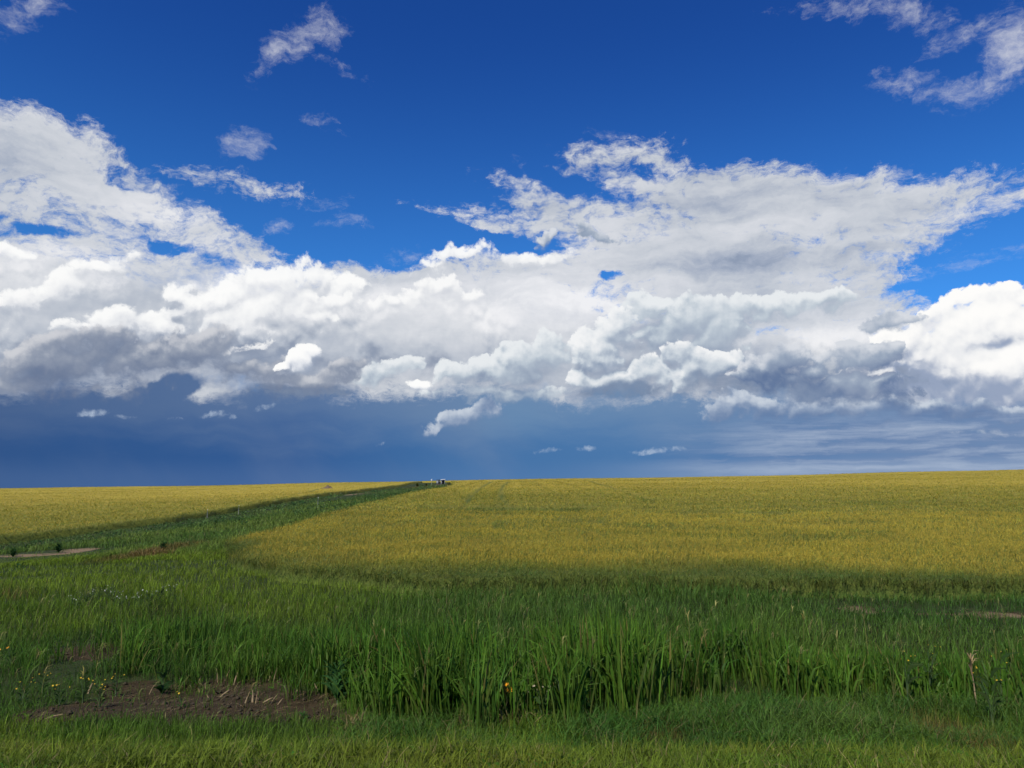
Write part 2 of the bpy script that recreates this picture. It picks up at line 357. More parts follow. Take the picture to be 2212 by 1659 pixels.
def ground_z(x, y):
    x = np.atleast_1d(np.asarray(x, float)); y = np.atleast_1d(np.asarray(y, float))
    x, y = np.broadcast_arrays(x, y); sh = x.shape; x = x.ravel(); y = y.ravel()
    ly = np.log(np.clip(y, 3, 9000)); t = np.clip(x / np.maximum(y, 3), -1.9, 1.9)
    rows = hermite(LY, ZT, ly)
    i = np.clip(np.searchsorted(TC, t) - 1, 0, len(TC) - 2); f = (t - TC[i]) / (TC[i + 1] - TC[i])
    n = np.arange(len(t))
    m = np.empty_like(rows); d = np.diff(rows, axis=1) / np.diff(TC)
    m[:, 1:-1] = (d[:, 1:] + d[:, :-1]) / 2; m[:, 0] = d[:, 0]; m[:, -1] = d[:, -1]
    h = TC[i + 1] - TC[i]
    z = (2 * f ** 3 - 3 * f ** 2 + 1) * rows[n, i] + (f ** 3 - 2 * f ** 2 + f) * h * m[n, i] + (-2 * f ** 3 + 3 * f ** 2) * rows[n, i + 1] + (f ** 3 - f ** 2) * h * m[n, i + 1]
    soft = np.clip((y - 5) / 4, 0, 1)
    z = z + soft * (.035 * wave(x, y, 1.9, .4) + .06 * wave(x, y, .61, 2.0)) + np.clip((y - 60) / 200, 0, 1) * .25 * wave(x, y, .045, 1.1)
    return z.reshape(sh)

def spot(px, py, up=0.0):
    """ground point (x, y, z) seen at a surveyed point of the view, for a surface lying `up` above the ground"""
    dx, dy, dz = ray(px, py)
    lo, hi = 3.2, None
    ys = np.geomspace(3.2, 700, 900)
    g = ground_z(dx / dy * ys, ys) + up - (CAM_H + dz / dy * ys)
    k = np.argmax(g > 0)
    if g[k] <= 0: k = len(ys) - 1
    y0, y1 = ys[max(k - 1, 0)], ys[k]
    for _ in range(30):
        ym = (y0 + y1) / 2
        if ground_z(dx / dy * ym, ym)[0] + up - (CAM_H + dz / dy * ym) > 0: y1 = ym
        else: y0 = ym
    return dx / dy * y1, y1, float(ground_z(dx / dy * y1, y1)[0])

def at(px, y):
    """ground point in the column px of the view at y metres"""
    x = (px - 1106.0) / FPX / math.cos(PITCH) * y
    return x, y, float(ground_z(x, y)[0])

# ---------------------------------------------------------------- where the crops stand: > 0 inside, metres from the edge
def right_field(x, y):
    x = np.asarray(x, float); y = np.asarray(y, float)
    w = .5 * wave(x, y, .35, .3) + .25 * wave(x, y, 1.3, 2.2)
    front = y - (22.6 + .5 * wave(x, x * 0, .21, .8))
    side = (x - np.interp(y, [22, 23.5, 27, 32.5, 37, 41, 46, 60, 194], [-1, -4, -8.5, -11.6, -13.2, -14.6, -15.2, -15.2, -15.2])) * np.where(y < 37, .8, 1) + (np.maximum(15.2, .0784 * y) - 15.2) + 14 * np.clip((y - 300) / 8, 0, 1)
    f = np.minimum(front, side)
    return f + w * .5

def left_field(x, y):
    x = np.asarray(x, float); y = np.asarray(y, float)
    edge = -33.0 - np.clip(78 - y, 0, 60) * .24 - np.clip(y - 160, 0, 200) * .012
    return np.minimum(edge - x + .3 * wave(x, y, .5, .9), 640 - y)

def vnoise(x, y, scale, seed=0):
    """smooth random field 0..1"""
    x = np.asarray(x, float) / scale; y = np.asarray(y, float) / scale
    xi = np.floor(x).astype(np.int64); yi = np.floor(y).astype(np.int64); fx = x - xi; fy = y - yi
    fx = fx * fx * (3 - 2 * fx); fy = fy * fy * (3 - 2 * fy)
    def h(a, b):
        n = (a * 374761393 + b * 668265263 + seed * 974634777) & 0x7fffffff
        n = ((n ^ (n >> 13)) * 1274126177) & 0x7fffffff
        return ((n ^ (n >> 16)) & 0xffff) / 65535.0
    return (h(xi, yi) * (1 - fx) + h(xi + 1, yi) * fx) * (1 - fy) + (h(xi, yi + 1) * (1 - fx) + h(xi + 1, yi + 1) * fx) * fy

def fnoise(x, y, scale, seed=0):
    return (vnoise(x, y, scale, seed) + .5 * vnoise(x, y, scale / 2.1, seed + 1) + .25 * vnoise(x, y, scale / 4.3, seed + 2)) / 1.75

def world_ellipse(px, py, rx, ry, up=0.0):
    """centre, x and y half widths on the ground of an oval patch seen in the view"""
    c = spot(px, py, up); a = spot(px + rx, py, up); n = spot(px, py + ry, up); f = spot(px, py - ry, up)
    return c[0], c[1], abs(a[0] - c[0]), max((f[1] - n[1]) / 2, .15)

def in_patches(x, y, lst):
    """0..1 inside the soft patches (cx, cy, rx, ry)"""
    r = np.zeros(np.broadcast(x, y).shape)
    for cx, cy, rx, ry in lst:
        q = np.hypot((x - cx) / rx, (y - cy) / ry) + .8 * (fnoise(x, y, min(rx, ry) * .9 + .05, 5) - .5)
        r = np.maximum(r, np.clip((1.15 - q) / .4, 0, 1))
    return r

# ---------------------------------------------------------------- meshes from arrays
SC = bpy.context.scene.collection
def mesh_from(name, v, quads, mat, tint=None, smooth=False, tris=None, attrs=None):
    me = bpy.data.meshes.new(name)
    v = np.ascontiguousarray(v, np.float32); quads = np.ascontiguousarray(quads, np.int32)
    nq = len(quads); nt_ = 0 if tris is None else len(tris)
    me.vertices.add(len(v)); me.vertices.foreach_set('co', v.ravel())
    loops = quads.ravel() if tris is None else np.concatenate([quads.ravel(), np.asarray(tris, np.int32).ravel()])
    me.loops.add(len(loops)); me.loops.foreach_set('vertex_index', loops)
    me.polygons.add(nq + nt_)
    st = np.arange(nq) * 4
    if nt_: st = np.concatenate([st, nq * 4 + np.arange(nt_) * 3])
    me.polygons.foreach_set('loop_start', st.astype(np.int32))
    me.update(calc_edges=True)
    if smooth: me.polygons.foreach_set('use_smooth', np.ones(nq + nt_, bool))
    if tint is not None:
        a = me.attributes.new('tint', 'FLOAT_COLOR', 'POINT')
        t4 = np.ones((len(v), 4), np.float32); t4[:, :3] = tint
        a.data.foreach_set('color', t4.ravel())
    for k, val in (attrs or {}).items():
        a = me.attributes.new(k, 'FLOAT', 'POINT'); a.data.foreach_set('value', np.ascontiguousarray(val, np.float32))
    me.materials.append(mat)
    o = bpy.data.objects.new(name, me); SC.objects.link(o)
    return o

def ribbons(base, head, height, width, lean, c0, c1, segs=3, droop=0.0, face=None, taper=1.0, wide_at=.35, z0=None):
    """curved grass blades: N blades as strips of quads. head: direction of lean; face: direction the blade's flat side looks"""
    n = len(base); s = np.linspace(0, 1, segs + 1)[None, :]
    h = height[:, None]; le = lean[:, None]
    dr = droop if np.isscalar(droop) else droop[:, None]
    out = h * (le * s ** 1.6 + dr * np.clip(s - .55, 0, 1) * 1.1)
    zz = h * (s * (1 - .28 * le * s) - dr * np.clip(s - .5, 0, 1) ** 2 * 2.2)
    ch, sh = np.cos(head)[:, None], np.sin(head)[:, None]
    face = head + rng.normal(0, .7, n) if face is None else face
    px, py = -np.sin(face)[:, None], np.cos(face)[:, None]
    prof = np.where(s < wide_at, .55 + .45 * s / wide_at, np.clip(1 - np.clip((s - wide_at) / (1 - wide_at), 0, 1) ** 1.5 * taper, .04, 1))
    w = width[:, None] * .5 * prof
    cx = base[:, 0:1] + out * ch; cy = base[:, 1:2] + out * sh; cz = base[:, 2:3] + zz
    L = np.stack([cx - w * px, cy - w * py, cz], -1); R = np.stack([cx + w * px, cy + w * py, cz + w * .25], -1)
    v = np.stack([L, R], 2).reshape(-1, 3)                # n, segs+1, 2
    k = np.arange(n)[:, None] * (2 * (segs + 1)) + np.arange(segs)[None, :] * 2
    q = np.stack([k, k + 1, k + 3, k + 2], -1).reshape(-1, 4)
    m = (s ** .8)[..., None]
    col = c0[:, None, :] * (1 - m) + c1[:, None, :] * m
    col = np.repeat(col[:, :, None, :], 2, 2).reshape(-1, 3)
    return v, q, col

class Bunch:
    def __init__(self): self.v = []; self.q = []; self.c = []; self.n = 0
    def add(self, vqc):
        v, q, c = vqc; self.v.append(v); self.q.append(q + self.n); self.c.append(c); self.n += len(v)
    def build(self, name, mat, smooth=True):
        return mesh_from(name, np.concatenate(self.v), np.concatenate(self.q), mat, np.concatenate(self.c), smooth)

def lerp(a, b, t):
    t = np.asarray(t)[:, None]; return np.asarray(a) * (1 - t) + np.asarray(b) * t
def vary(c, amt):
    n = len(c); return np.clip(c * np.exp(rng.normal(0, amt, (n, 1))) * np.exp(rng.normal(0, amt * .25, (n, 3))), 0, 1)

# ---------------------------------------------------------------- materials
def pbsdf(name):
    m = bpy.data.materials.new(name); m.use_nodes = True; t = m.node_tree; t.nodes.clear()
    nt = NT(t); out = nt.new('ShaderNodeOutputMaterial'); b = nt.new('ShaderNodeBsdfPrincipled')
    t.links.new(b.outputs[0], out.inputs[0])
    return m, nt, b, out

def plant_mat(name, rough=.55, trans=.3, spec=.35, noise_scale=.5, amt=.25):
    m, nt, b, out = pbsdf(name)
    at_ = nt.new('ShaderNodeAttribute', attribute_name='tint')
    pos = nt.new('ShaderNodeNewGeometry').outputs['Position']
    n = nt.noise(pos, noise_scale, 3, .55)
    c = nt.mix(1.0, S(nt, at_.outputs['Color']), nt.ramp(n, [(.25, (1 - amt,) * 3), (.75, (1 + amt, 1 + amt, 1))]), 'MULTIPLY')
    nt.put(b.inputs['Base Color'], c); b.inputs['Roughness'].default_value = rough; b.inputs['Specular IOR Level'].default_value = spec
    tr = nt.new('ShaderNodeBsdfTranslucent'); nt.put(tr.inputs[0], nt.mix(1.0, c, (1.0, 1.15, .6), 'MULTIPLY'))
    mx = nt.new('ShaderNodeMixShader'); mx.inputs[0].default_value = trans
    nt.t.links.new(b.outputs[0], mx.inputs[1]); nt.t.links.new(tr.outputs[0], mx.inputs[2]); nt.t.links.new(mx.outputs[0], out.inputs[0])
    return m

def plain_mat(name, color, rough=.6, metal=0.0, spec=.4, amt=.12, scale=6.0, bump=0.0):
    m, nt, b, out = pbsdf(name)
    tc = nt.new('ShaderNodeTexCoord').outputs['Object']
    n = nt.noise(tc, scale, 4, .6)
    c = nt.mix(1.0, color, nt.ramp(n, [(.3, (1 - amt,) * 3), (.7, (1 + amt,) * 3)]), 'MULTIPLY')
    nt.put(b.inputs['Base Color'], c); b.inputs['Roughness'].default_value = rough; b.inputs['Metallic'].default_value = metal; b.inputs['Specular IOR Level'].default_value = spec
    if bump:
        bu = nt.new('ShaderNodeBump'); bu.inputs['Strength'].default_value = bump; nt.put(bu.inputs['Height'], nt.noise(tc, scale * 2, 6, .65)); nt.t.links.new(bu.outputs[0], b.inputs['Normal'])
    return m

def tag(o, label=None, cat=None, group=None, kind=None):
    if label: o['label'] = label
    if cat: o['category'] = cat
    if group: o['group'] = group
    if kind: o['kind'] = kind
    return o

# ---------------------------------------------------------------- patches taken from the view
BARE = [world_ellipse(*a) for a in ((250, 1530, 190, 26), (470, 1520, 180, 34), (620, 1530, 130, 34), (120, 1540, 90, 18), (540, 1480, 110, 20), (180, 1410, 75, 24), (330, 1490, 120, 22), (700, 1545, 60, 14))]
STRAW = [world_ellipse(*a) for a in ((1860, 1318, 55, 9), (2060, 1326, 90, 7), (2180, 1330, 60, 7))]
PATH = [world_ellipse(*a) for a in ((20, 1203, 70, 8), (100, 1196, 60, 7), (165, 1190, 36, 5), (772, 1067, 14, 2))]

# ---------------------------------------------------------------- ground sheet
def ground_mat():
    m, nt, b, out = pbsdf('soil and short growth')
    pos = nt.new('ShaderNodeNewGeometry').outputs['Position']
    bare = S(nt, nt.new('ShaderNodeAttribute', attribute_name='bare').outputs['Fac'])
    path = S(nt, nt.new('ShaderNodeAttribute', attribute_name='path').outputs['Fac'])
    far = S(nt, nt.new('ShaderNodeAttribute', attribute_name='far').outputs['Fac'])
    n1 = nt.noise(pos, 1.3, 6, .65); n2 = nt.noise(pos, 14.0, 5, .7); n3 = nt.noise(pos, .15, 4, .55)
    green = nt.ramp(n1, [(.3, (.022, .034, .009)), (.55, (.034, .050, .013)), (.75, (.060, .062, .022))])
    fib = nt.noise(nt.vec('MULTIPLY', pos, (9.0, 60.0, 9.0)), 1.0, 4, .6)
    soil = nt.ramp(n2 * .6 + fib * .4, [(.28, (.022, .015, .007)), (.5, (.044, .031, .014)), (.64, (.074, .054, .026)), (.80, (.15, .115, .06))])
    pale = nt.ramp(n2, [(.3, (.14, .095, .05)), (.6, (.24, .17, .095)), (.8, (.32, .25, .16))])
    c = nt.mix(nt.sstep(bare + (n1 - .5) * 1.1, .25, .6), green, soil)
    c = nt.mix(nt.sstep(path + (n1 - .5) * 1.0, .3, .65), c, pale)
    c = nt.mix(far, c, nt.ramp(n3, [(.3, (.20, .16, .03)), (.7, (.28, .22, .045))]))
    nt.put(b.inputs['Base Color'], c); b.inputs['Roughness'].default_value = .9; b.inputs['Specular IOR Level'].default_value = .15
    bu = nt.new('ShaderNodeBump'); bu.inputs['Strength'].default_value = .8; bu.inputs['Distance'].default_value = .06
    nt.put(bu.inputs['Height'], n2 * .6 + n1 * .6 + fib * .25); nt.t.links.new(bu.outputs[0], b.inputs['Normal'])
    return m

def grid(xs, ys):
    X, Y = np.meshgrid(xs, ys); nx, ny = len(xs), len(ys)
    k = (np.arange(ny - 1)[:, None] * nx + np.arange(nx - 1)[None, :]).ravel()
    return X.ravel(), Y.ravel(), np.stack([k, k + 1, k + 1 + nx, k + nx], -1)

def build_ground():
    a = np.linspace(-1, 1, 420); xs = np.sinh(a * 7.2) / np.sinh(7.2) * 9000 + a * 40
    b = np.concatenate([[-400, -120, -40, -15, -6, -1], np.linspace(0, 3, 10)[:-1], 3 * np.exp(np.linspace(0, math.log(3000), 420))])
    X, Y, q = grid(xs, b)
    Z = ground_z(X, Y)
    bare = np.maximum(in_patches(X, Y, BARE), in_patches(X, Y, STRAW)); path = np.maximum(in_patches(X, Y, PATH) * np.clip(fnoise(X, Y, 2.2, 71) * 3.4 - 1.0, 0, 1), .6 * in_patches(X, Y, STRAW))
    far = np.clip((Y - 420) / 80, 0, 1)
    o = mesh_from('ground', np.stack([X, Y, Z], -1), q, ground_mat(), None, True, None, {'bare': bare, 'path': path, 'far': far})
    tag(o, 'uneven soil under the grass with a bare brown patch in front', None, None, 'structure')
    # the road the picture is taken from, behind the verge
    m, nt, bb, out = pbsdf('grey asphalt'); pos = nt.new('ShaderNodeNewGeometry').outputs['Position']
    nt.put(bb.inputs['Base Color'], nt.ramp(nt.noise(pos, 25, 4, .7), [(.3, (.035, .035, .036)), (.7, (.075, .073, .07))])); bb.inputs['Roughness'].default_value = .9
    xs = np.linspace(-150, 150, 60); X, Y, q = grid(xs, np.array([-9.0, -8.6, -5.5, -2.0, -1.6]))
    Z = 1.75 + np.where((Y < -8.8) | (Y > -1.7), -.12, .1) + .0 * X
    tag(mesh_from('road', np.stack([X, Y, Z], -1), q, m), 'grey asphalt road behind the grass verge', None, None, 'structure')

# ---------------------------------------------------------------- wheat
LODGED = [world_ellipse(*a, .7) for a in ((1240, 1127, 62, 5), (1350, 1136, 60, 4), (1440, 1143, 70, 4), (1540, 1147, 60, 3), (1070, 1098, 190, 7), (1250, 1097, 60, 7), (1075, 1135, 12, 9),
                                          (1395, 1077, 22, 6), (1580, 1108, 120, 4), (1870, 1150, 60, 6), (1760, 1160, 160, 4), (2380, 1110, 200, 8), (1900, 1084, 90, 3), (1700, 1098, 90, 3))]
def zoomed(zx, zy): return ((860 + zx / 2.572) * .864, (1150 + zy / 2.572) * .864)
TRACKS = [[spot(*zoomed(*p), .75)[:2] for p in ln] for ln in (
    ((965, 135), (905, 160), (868, 182), (850, 205), (815, 230), (798, 250), (795, 275)), ((1060, 138), (1020, 165), (1010, 190), (1005, 225), (1030, 255), (1050, 275)),
    ((1560, 128), (1640, 150), (1780, 190), (1900, 225)))]
TRACKS += [[spot(x, y, .75)[:2] for x, y in ln] for ln in (((360, 1110), (470, 1092), (600, 1074), (668, 1061), (690, 1055)), ((300, 1124), (480, 1104), (640, 1083), (760, 1063)), ((720, 1053), (760, 1052.5)), ((60, 1092), (200, 1083), (330, 1077)), ((180, 1075), (420, 1066), (600, 1056)))]
def near_track(x, y):
    d = np.full(x.shape, 1e9)
    for ln in TRACKS:
        for (ax, ay), (bx, by) in zip(ln[:-1], ln[1:]):
            vx, vy = bx - ax, by - ay; L = vx * vx + vy * vy + 1e-9
            t = np.clip(((x - ax) * vx + (y - ay) * vy) / L, 0, 1)
            # widths grow a little with distance from the road (two wheelings merge into one)
            d = np.minimum(d, np.hypot(x - ax - t * vx, y - ay - t * vy) / (.16 + y * .0017))
    return np.clip(1.4 - d, 0, 1)

def crop_tone(x, y):
    """0 green .. 1 ripe"""
    band = .5 * fnoise(x * .35, y, 9, 21) + .5 * fnoise(x * .5, y, 30, 31)
    rows = np.clip((y - 45) / 60, 0, 1) * np.clip(1.2 - np.abs(x - 4) / 60, 0, 1)      # sowing and spraying lines run north
    line = .16 * np.sin(x * 1.9 + .6 * np.sin(y * .02)) + .14 * np.sin(x * .83 + 1.0)
    return np.clip(.62 + (band - .5) * 1.3 + rows * line * (.5 + vnoise(x, y, 25, 88)), 0, 1)

def build_wheat(name, field, label, n, yr, xlim, seed):
    global rng
    rng = np.random.default_rng(seed)
    P = 1.4
    u = rng.random(n); a, b = yr[0] ** (1 - P), yr[1] ** (1 - P)
    y = (a + (b - a) * u) ** (1 / (1 - P))
    lo, hi = xlim(y); x = lo + (hi - lo) * rng.random(n)
    f = field(x, y); k = (f > 0) & (rng.random(n) > near_track(x, y) * .8); x, y, f = x[k], y[k], f[k]; n = len(x)
    ripe = crop_tone(x, y)
    lod = in_patches(x, y, LODGED) * (fnoise(x, y, 1.2, 77) > .34); tr = near_track(x, y)
    edge = np.clip(1 - f / np.where(x > -8, 3.6, 1.4), 0, 1) * np.where(y > 60, .5, 1)                             # greener late shoots along the edge
    edge = np.clip(edge * (.45 + fnoise(x, y, 2.2, 41) * 1.5), 0, 1)
    green = np.clip(edge * .9 + lod * .8 + tr * .85 + (fnoise(x, y, 3.0, 51) - .62) * 1.2, 0, 1)
    z = ground_z(x, y)
    big = np.clip(y / 34, 1, 9) ** .8
    ht = (.80 + .07 * rng.normal(size=n) + .10 * (fnoise(x, y, 1.6, 61) - .5) + .12 * (fnoise(x, y, 7, 62) - .5)) * (1 - .33 * lod) * (1 - .7 * tr) * (1 - .25 * edge)
    ear0 = lerp((.36, .25, .035), (.50, .37, .07), ripe); ear0 = lerp((.29, .226, .025), (.465, .355, .052), np.clip(ripe + rng.normal(0, .15, n), 0, 1))
    ear0 = ear0 * (1 - green[:, None]) + np.array((.080, .135, .026)) * green[:, None]
    ear0 = vary(ear0, .12)
    leaf = lerp((.095, .150, .024), (.25, .25, .045), np.clip(ripe * .6 + rng.normal(0, .25, n), 0, 1)) * (1 - green[:, None] * .3)
    leaf = leaf * (1 - .4 * np.clip(1 - f / 1.2, 0, 1))[:, None]
    leaf = vary(leaf, .25)
    B = Bunch()
    head = rng.normal(.5, 1.1, n) + np.where(lod > .3, rng.normal(0, .4, n), 0)   # ears nod with the wind, mostly to the east
    earl = (.085 + .02 * rng.random(n)) * np.minimum(big, 5) ** .75; earw = (.013 + .004 * rng.random(n)) * big * 1.15
    top = np.stack([x, y, z + ht - earl * .55], -1)
    near = y < 60
    # ears: two crossed blades nodding over
    for turn in (0.0, 1.57):
        m = np.ones(n, bool) if turn == 0 else near
        B.add(ribbons(top[m], head[m], earl[m], earw[m], .55 + .35 * rng.random(m.sum()), ear0[m] * .92, ear0[m], 2, .5, rng.random(m.sum()) * 6.28 if turn == 0 else head[m] + turn, .9, .45))
    # awns
    m = near & (rng.random(n) < .8)
    for j in range(2):
        t2 = top[m].copy(); t2[:, 2] += earl[m] * .35
        B.add(ribbons(t2, head[m] + rng.normal(0, .6, m.sum()), earl[m] * 1.3, earw[m] * .34, .5 + .4 * rng.random(m.sum()), ear0[m], vary(ear0[m] * 1.1, .1), 1, 0., None, .8, .1))
    # stems and flag leaves
    base = np.stack([x, y, z + ht * .30], -1)
    m = y < 45
    B.add(ribbons(base[m], head[m], ht[m] * .66, .006 * np.ones(m.sum()), .04 * np.ones(m.sum()), leaf[m], (leaf[m] + ear0[m]) * .5, 1, 0., None, .2, .3))
    for j, frac in ((0, 1.0), (1, .6)):
        m = (rng.random(n) < frac) & ((y < 130) | (j == 0))
        bb = base[m].copy(); bb[:, 2] += ht[m] * (.12 + .3 * rng.random(m.sum())); bb[:, :2] += rng.normal(0, .03, (m.sum(), 2)) * big[m][:, None]
        B.add(ribbons(bb, rng.random(m.sum()) * 6.28, (.22 + .12 * rng.random(m.sum())) * np.minimum(big[m], 2.4) ** .6, .013 * big[m] * 1.1, .35 + .5 * rng.random(m.sum()), leaf[m], leaf[m] * 1.12, 2, .35))
    o = B.build(name, MAT['wheat'])
    tag(o, label, 'wheat', 'ripening wheat of the two fields', 'stuff')
    return o

def build_canopy(name, field, xs, ys, seed):
    """the closed lower storey of the crop: leaves so thick that no ground shows"""
    X, Y, q = grid(xs, ys)
    F = field(X, Y)
    keep = (F[q] > -.2).any(1)
    q = q[keep]
    rise = np.clip(F / .7, 0, 1); rise = rise * rise * (3 - 2 * rise)
    lod = in_patches(X, Y, LODGED); tr = near_track(X, Y)
    lift = .52 + .15 * np.clip((Y - 40) / 120, 0, 1)
    Z = ground_z(X, Y) - .25 + rise * (.25 + lift * (1 - .3 * lod) * (1 - .25 * tr)) + .05 * (fnoise(X, Y, .8, seed) - .5) * np.clip(60 / np.maximum(Y, 1), 0, 1)
    used = np.unique(q); remap = -np.ones(len(X), int); remap[used] = np.arange(len(used))
    o = mesh_from(name, np.stack([X, Y, Z], -1)[used], remap[q], MAT['canopy'], None, True, None,
                  {'green': np.clip(lod * .8 + tr * .9 + np.clip(1 - F / 2.5, 0, 1) * .8, 0, 1)[used], 'far': np.clip((Y - 40) / 110, 0, 1)[used], 'ripe': crop_tone(X, Y)[used]})
    return o

def canopy_mat():
    m, nt, b, out = pbsdf('wheat understorey')
    A = lambda k: S(nt, nt.new('ShaderNodeAttribute', attribute_name=k).outputs['Fac'])
    pos = nt.new('ShaderNodeNewGeometry').outputs['Position']
    far = A('far'); green = A('green'); ripe = A('ripe')
    n1 = nt.noise(pos, 5.0, 4, .7); n2 = nt.noise(nt.vec('MULTIPLY', pos, (.5, 1.0, 1.0)), .45, 7, .72)
    near_c = nt.ramp(n1, [(.3, (.05, .068, .013)), (.55, (.11, .125, .024)), (.75, (.21, .19, .036))])
    far_c = nt.ramp(n2 + (ripe - .5) * .35, [(.30, (.20, .163, .022)), (.48, (.31, .245, .032)), (.62, (.40, .31, .046))])
    c = nt.mix(far, near_c, far_c)
    c = nt.mix(green * .85, c, (.055, .092, .017))
    nt.put(b.inputs['Base Color'], c); b.inputs['Roughness'].default_value = .85; b.inputs['Specular IOR Level'].default_value = .1
    bu = nt.new('ShaderNodeBump'); bu.inputs['Strength'].default_value = .9; bu.inputs['Distance'].default_value = .35
    nt.put(bu.inputs['Height'], n2 + n1 * .15); nt.t.links.new(bu.outputs[0], b.inputs['Normal'])
    return m

MAT = {}
def build_fields():
    MAT['wheat'] = plant_mat('wheat ears and leaves', .6, .25, .25, .25, .18)
    MAT['canopy'] = canopy_mat()
    ys = np.concatenate([21 * np.exp(np.linspace(0, math.log(560 / 21), 330)), [620, 640, 660]])
    a = np.linspace(0, 1, 330)
    o = build_canopy('understorey', right_field, -40 + np.concatenate([np.linspace(0, 23, 40)[:-1], 23 + a ** 1.7 * 480]), ys, 3)
    w = build_wheat('wheat', right_field, 'wide field of ripening yellow wheat sloping up to the right of the green gully', 240000, (21.5, 520), lambda y: (np.where(y > 295, -40.0, np.maximum(-np.maximum(16.5, .08 * y), -.72 * y - 3)), .72 * y + 8), 5)
    o.parent = w
    ys = np.concatenate([35 * np.exp(np.linspace(0, math.log(600 / 35), 300)), [640]])
    o = build_canopy('understorey', left_field, -32.5 - a ** 1.7 * 520, ys, 4)
    w = build_wheat('wheat', left_field, 'far yellow wheat field beyond the green gully at the left', 80000, (40, 560), lambda y: (-.74 * y - 10, -32.0 + 0 * y), 6)
    o.parent = w
# ---------------------------------------------------------------- grass, reeds and weeds
C = np.array
def scatter(n, y0, y1, xl, P=1.5):
    u = rng.random(n); a, b = y0 ** (1 - P), y1 ** (1 - P)
    y = (a + (b - a) * u) ** (1 / (1 - P)); lo, hi = xl(y)
    return lo + (hi - lo) * rng.random(n), y

def smooth(a, b, x): t = np.clip((np.asarray(x, float) - a) / (b - a), 0, 1); return t * t * (3 - 2 * t)
DRYP = [world_ellipse(330, 1196, 46, 16), world_ellipse(28, 1297, 40, 7), world_ellipse(1420, 1600, 70, 26), world_ellipse(2180, 1645, 90, 20)]
YELL = [world_ellipse(30, 1590, 90, 50), world_ellipse(420, 1262, 160, 22), world_ellipse(700, 1270, 150, 20)]
NEARPATH = [world_ellipse(*q) for q in ((20, 1211, 90, 16), (100, 1204, 75, 14), (185, 1196, 55, 12), (780, 1070, 30, 4), (740, 1076, 30, 4), (180, 1440, 88, 36))]
DARK = [world_ellipse(2100, 1262, 130, 14), world_ellipse(345, 1345, 60, 14), world_ellipse(1640, 1500, 60, 20)]

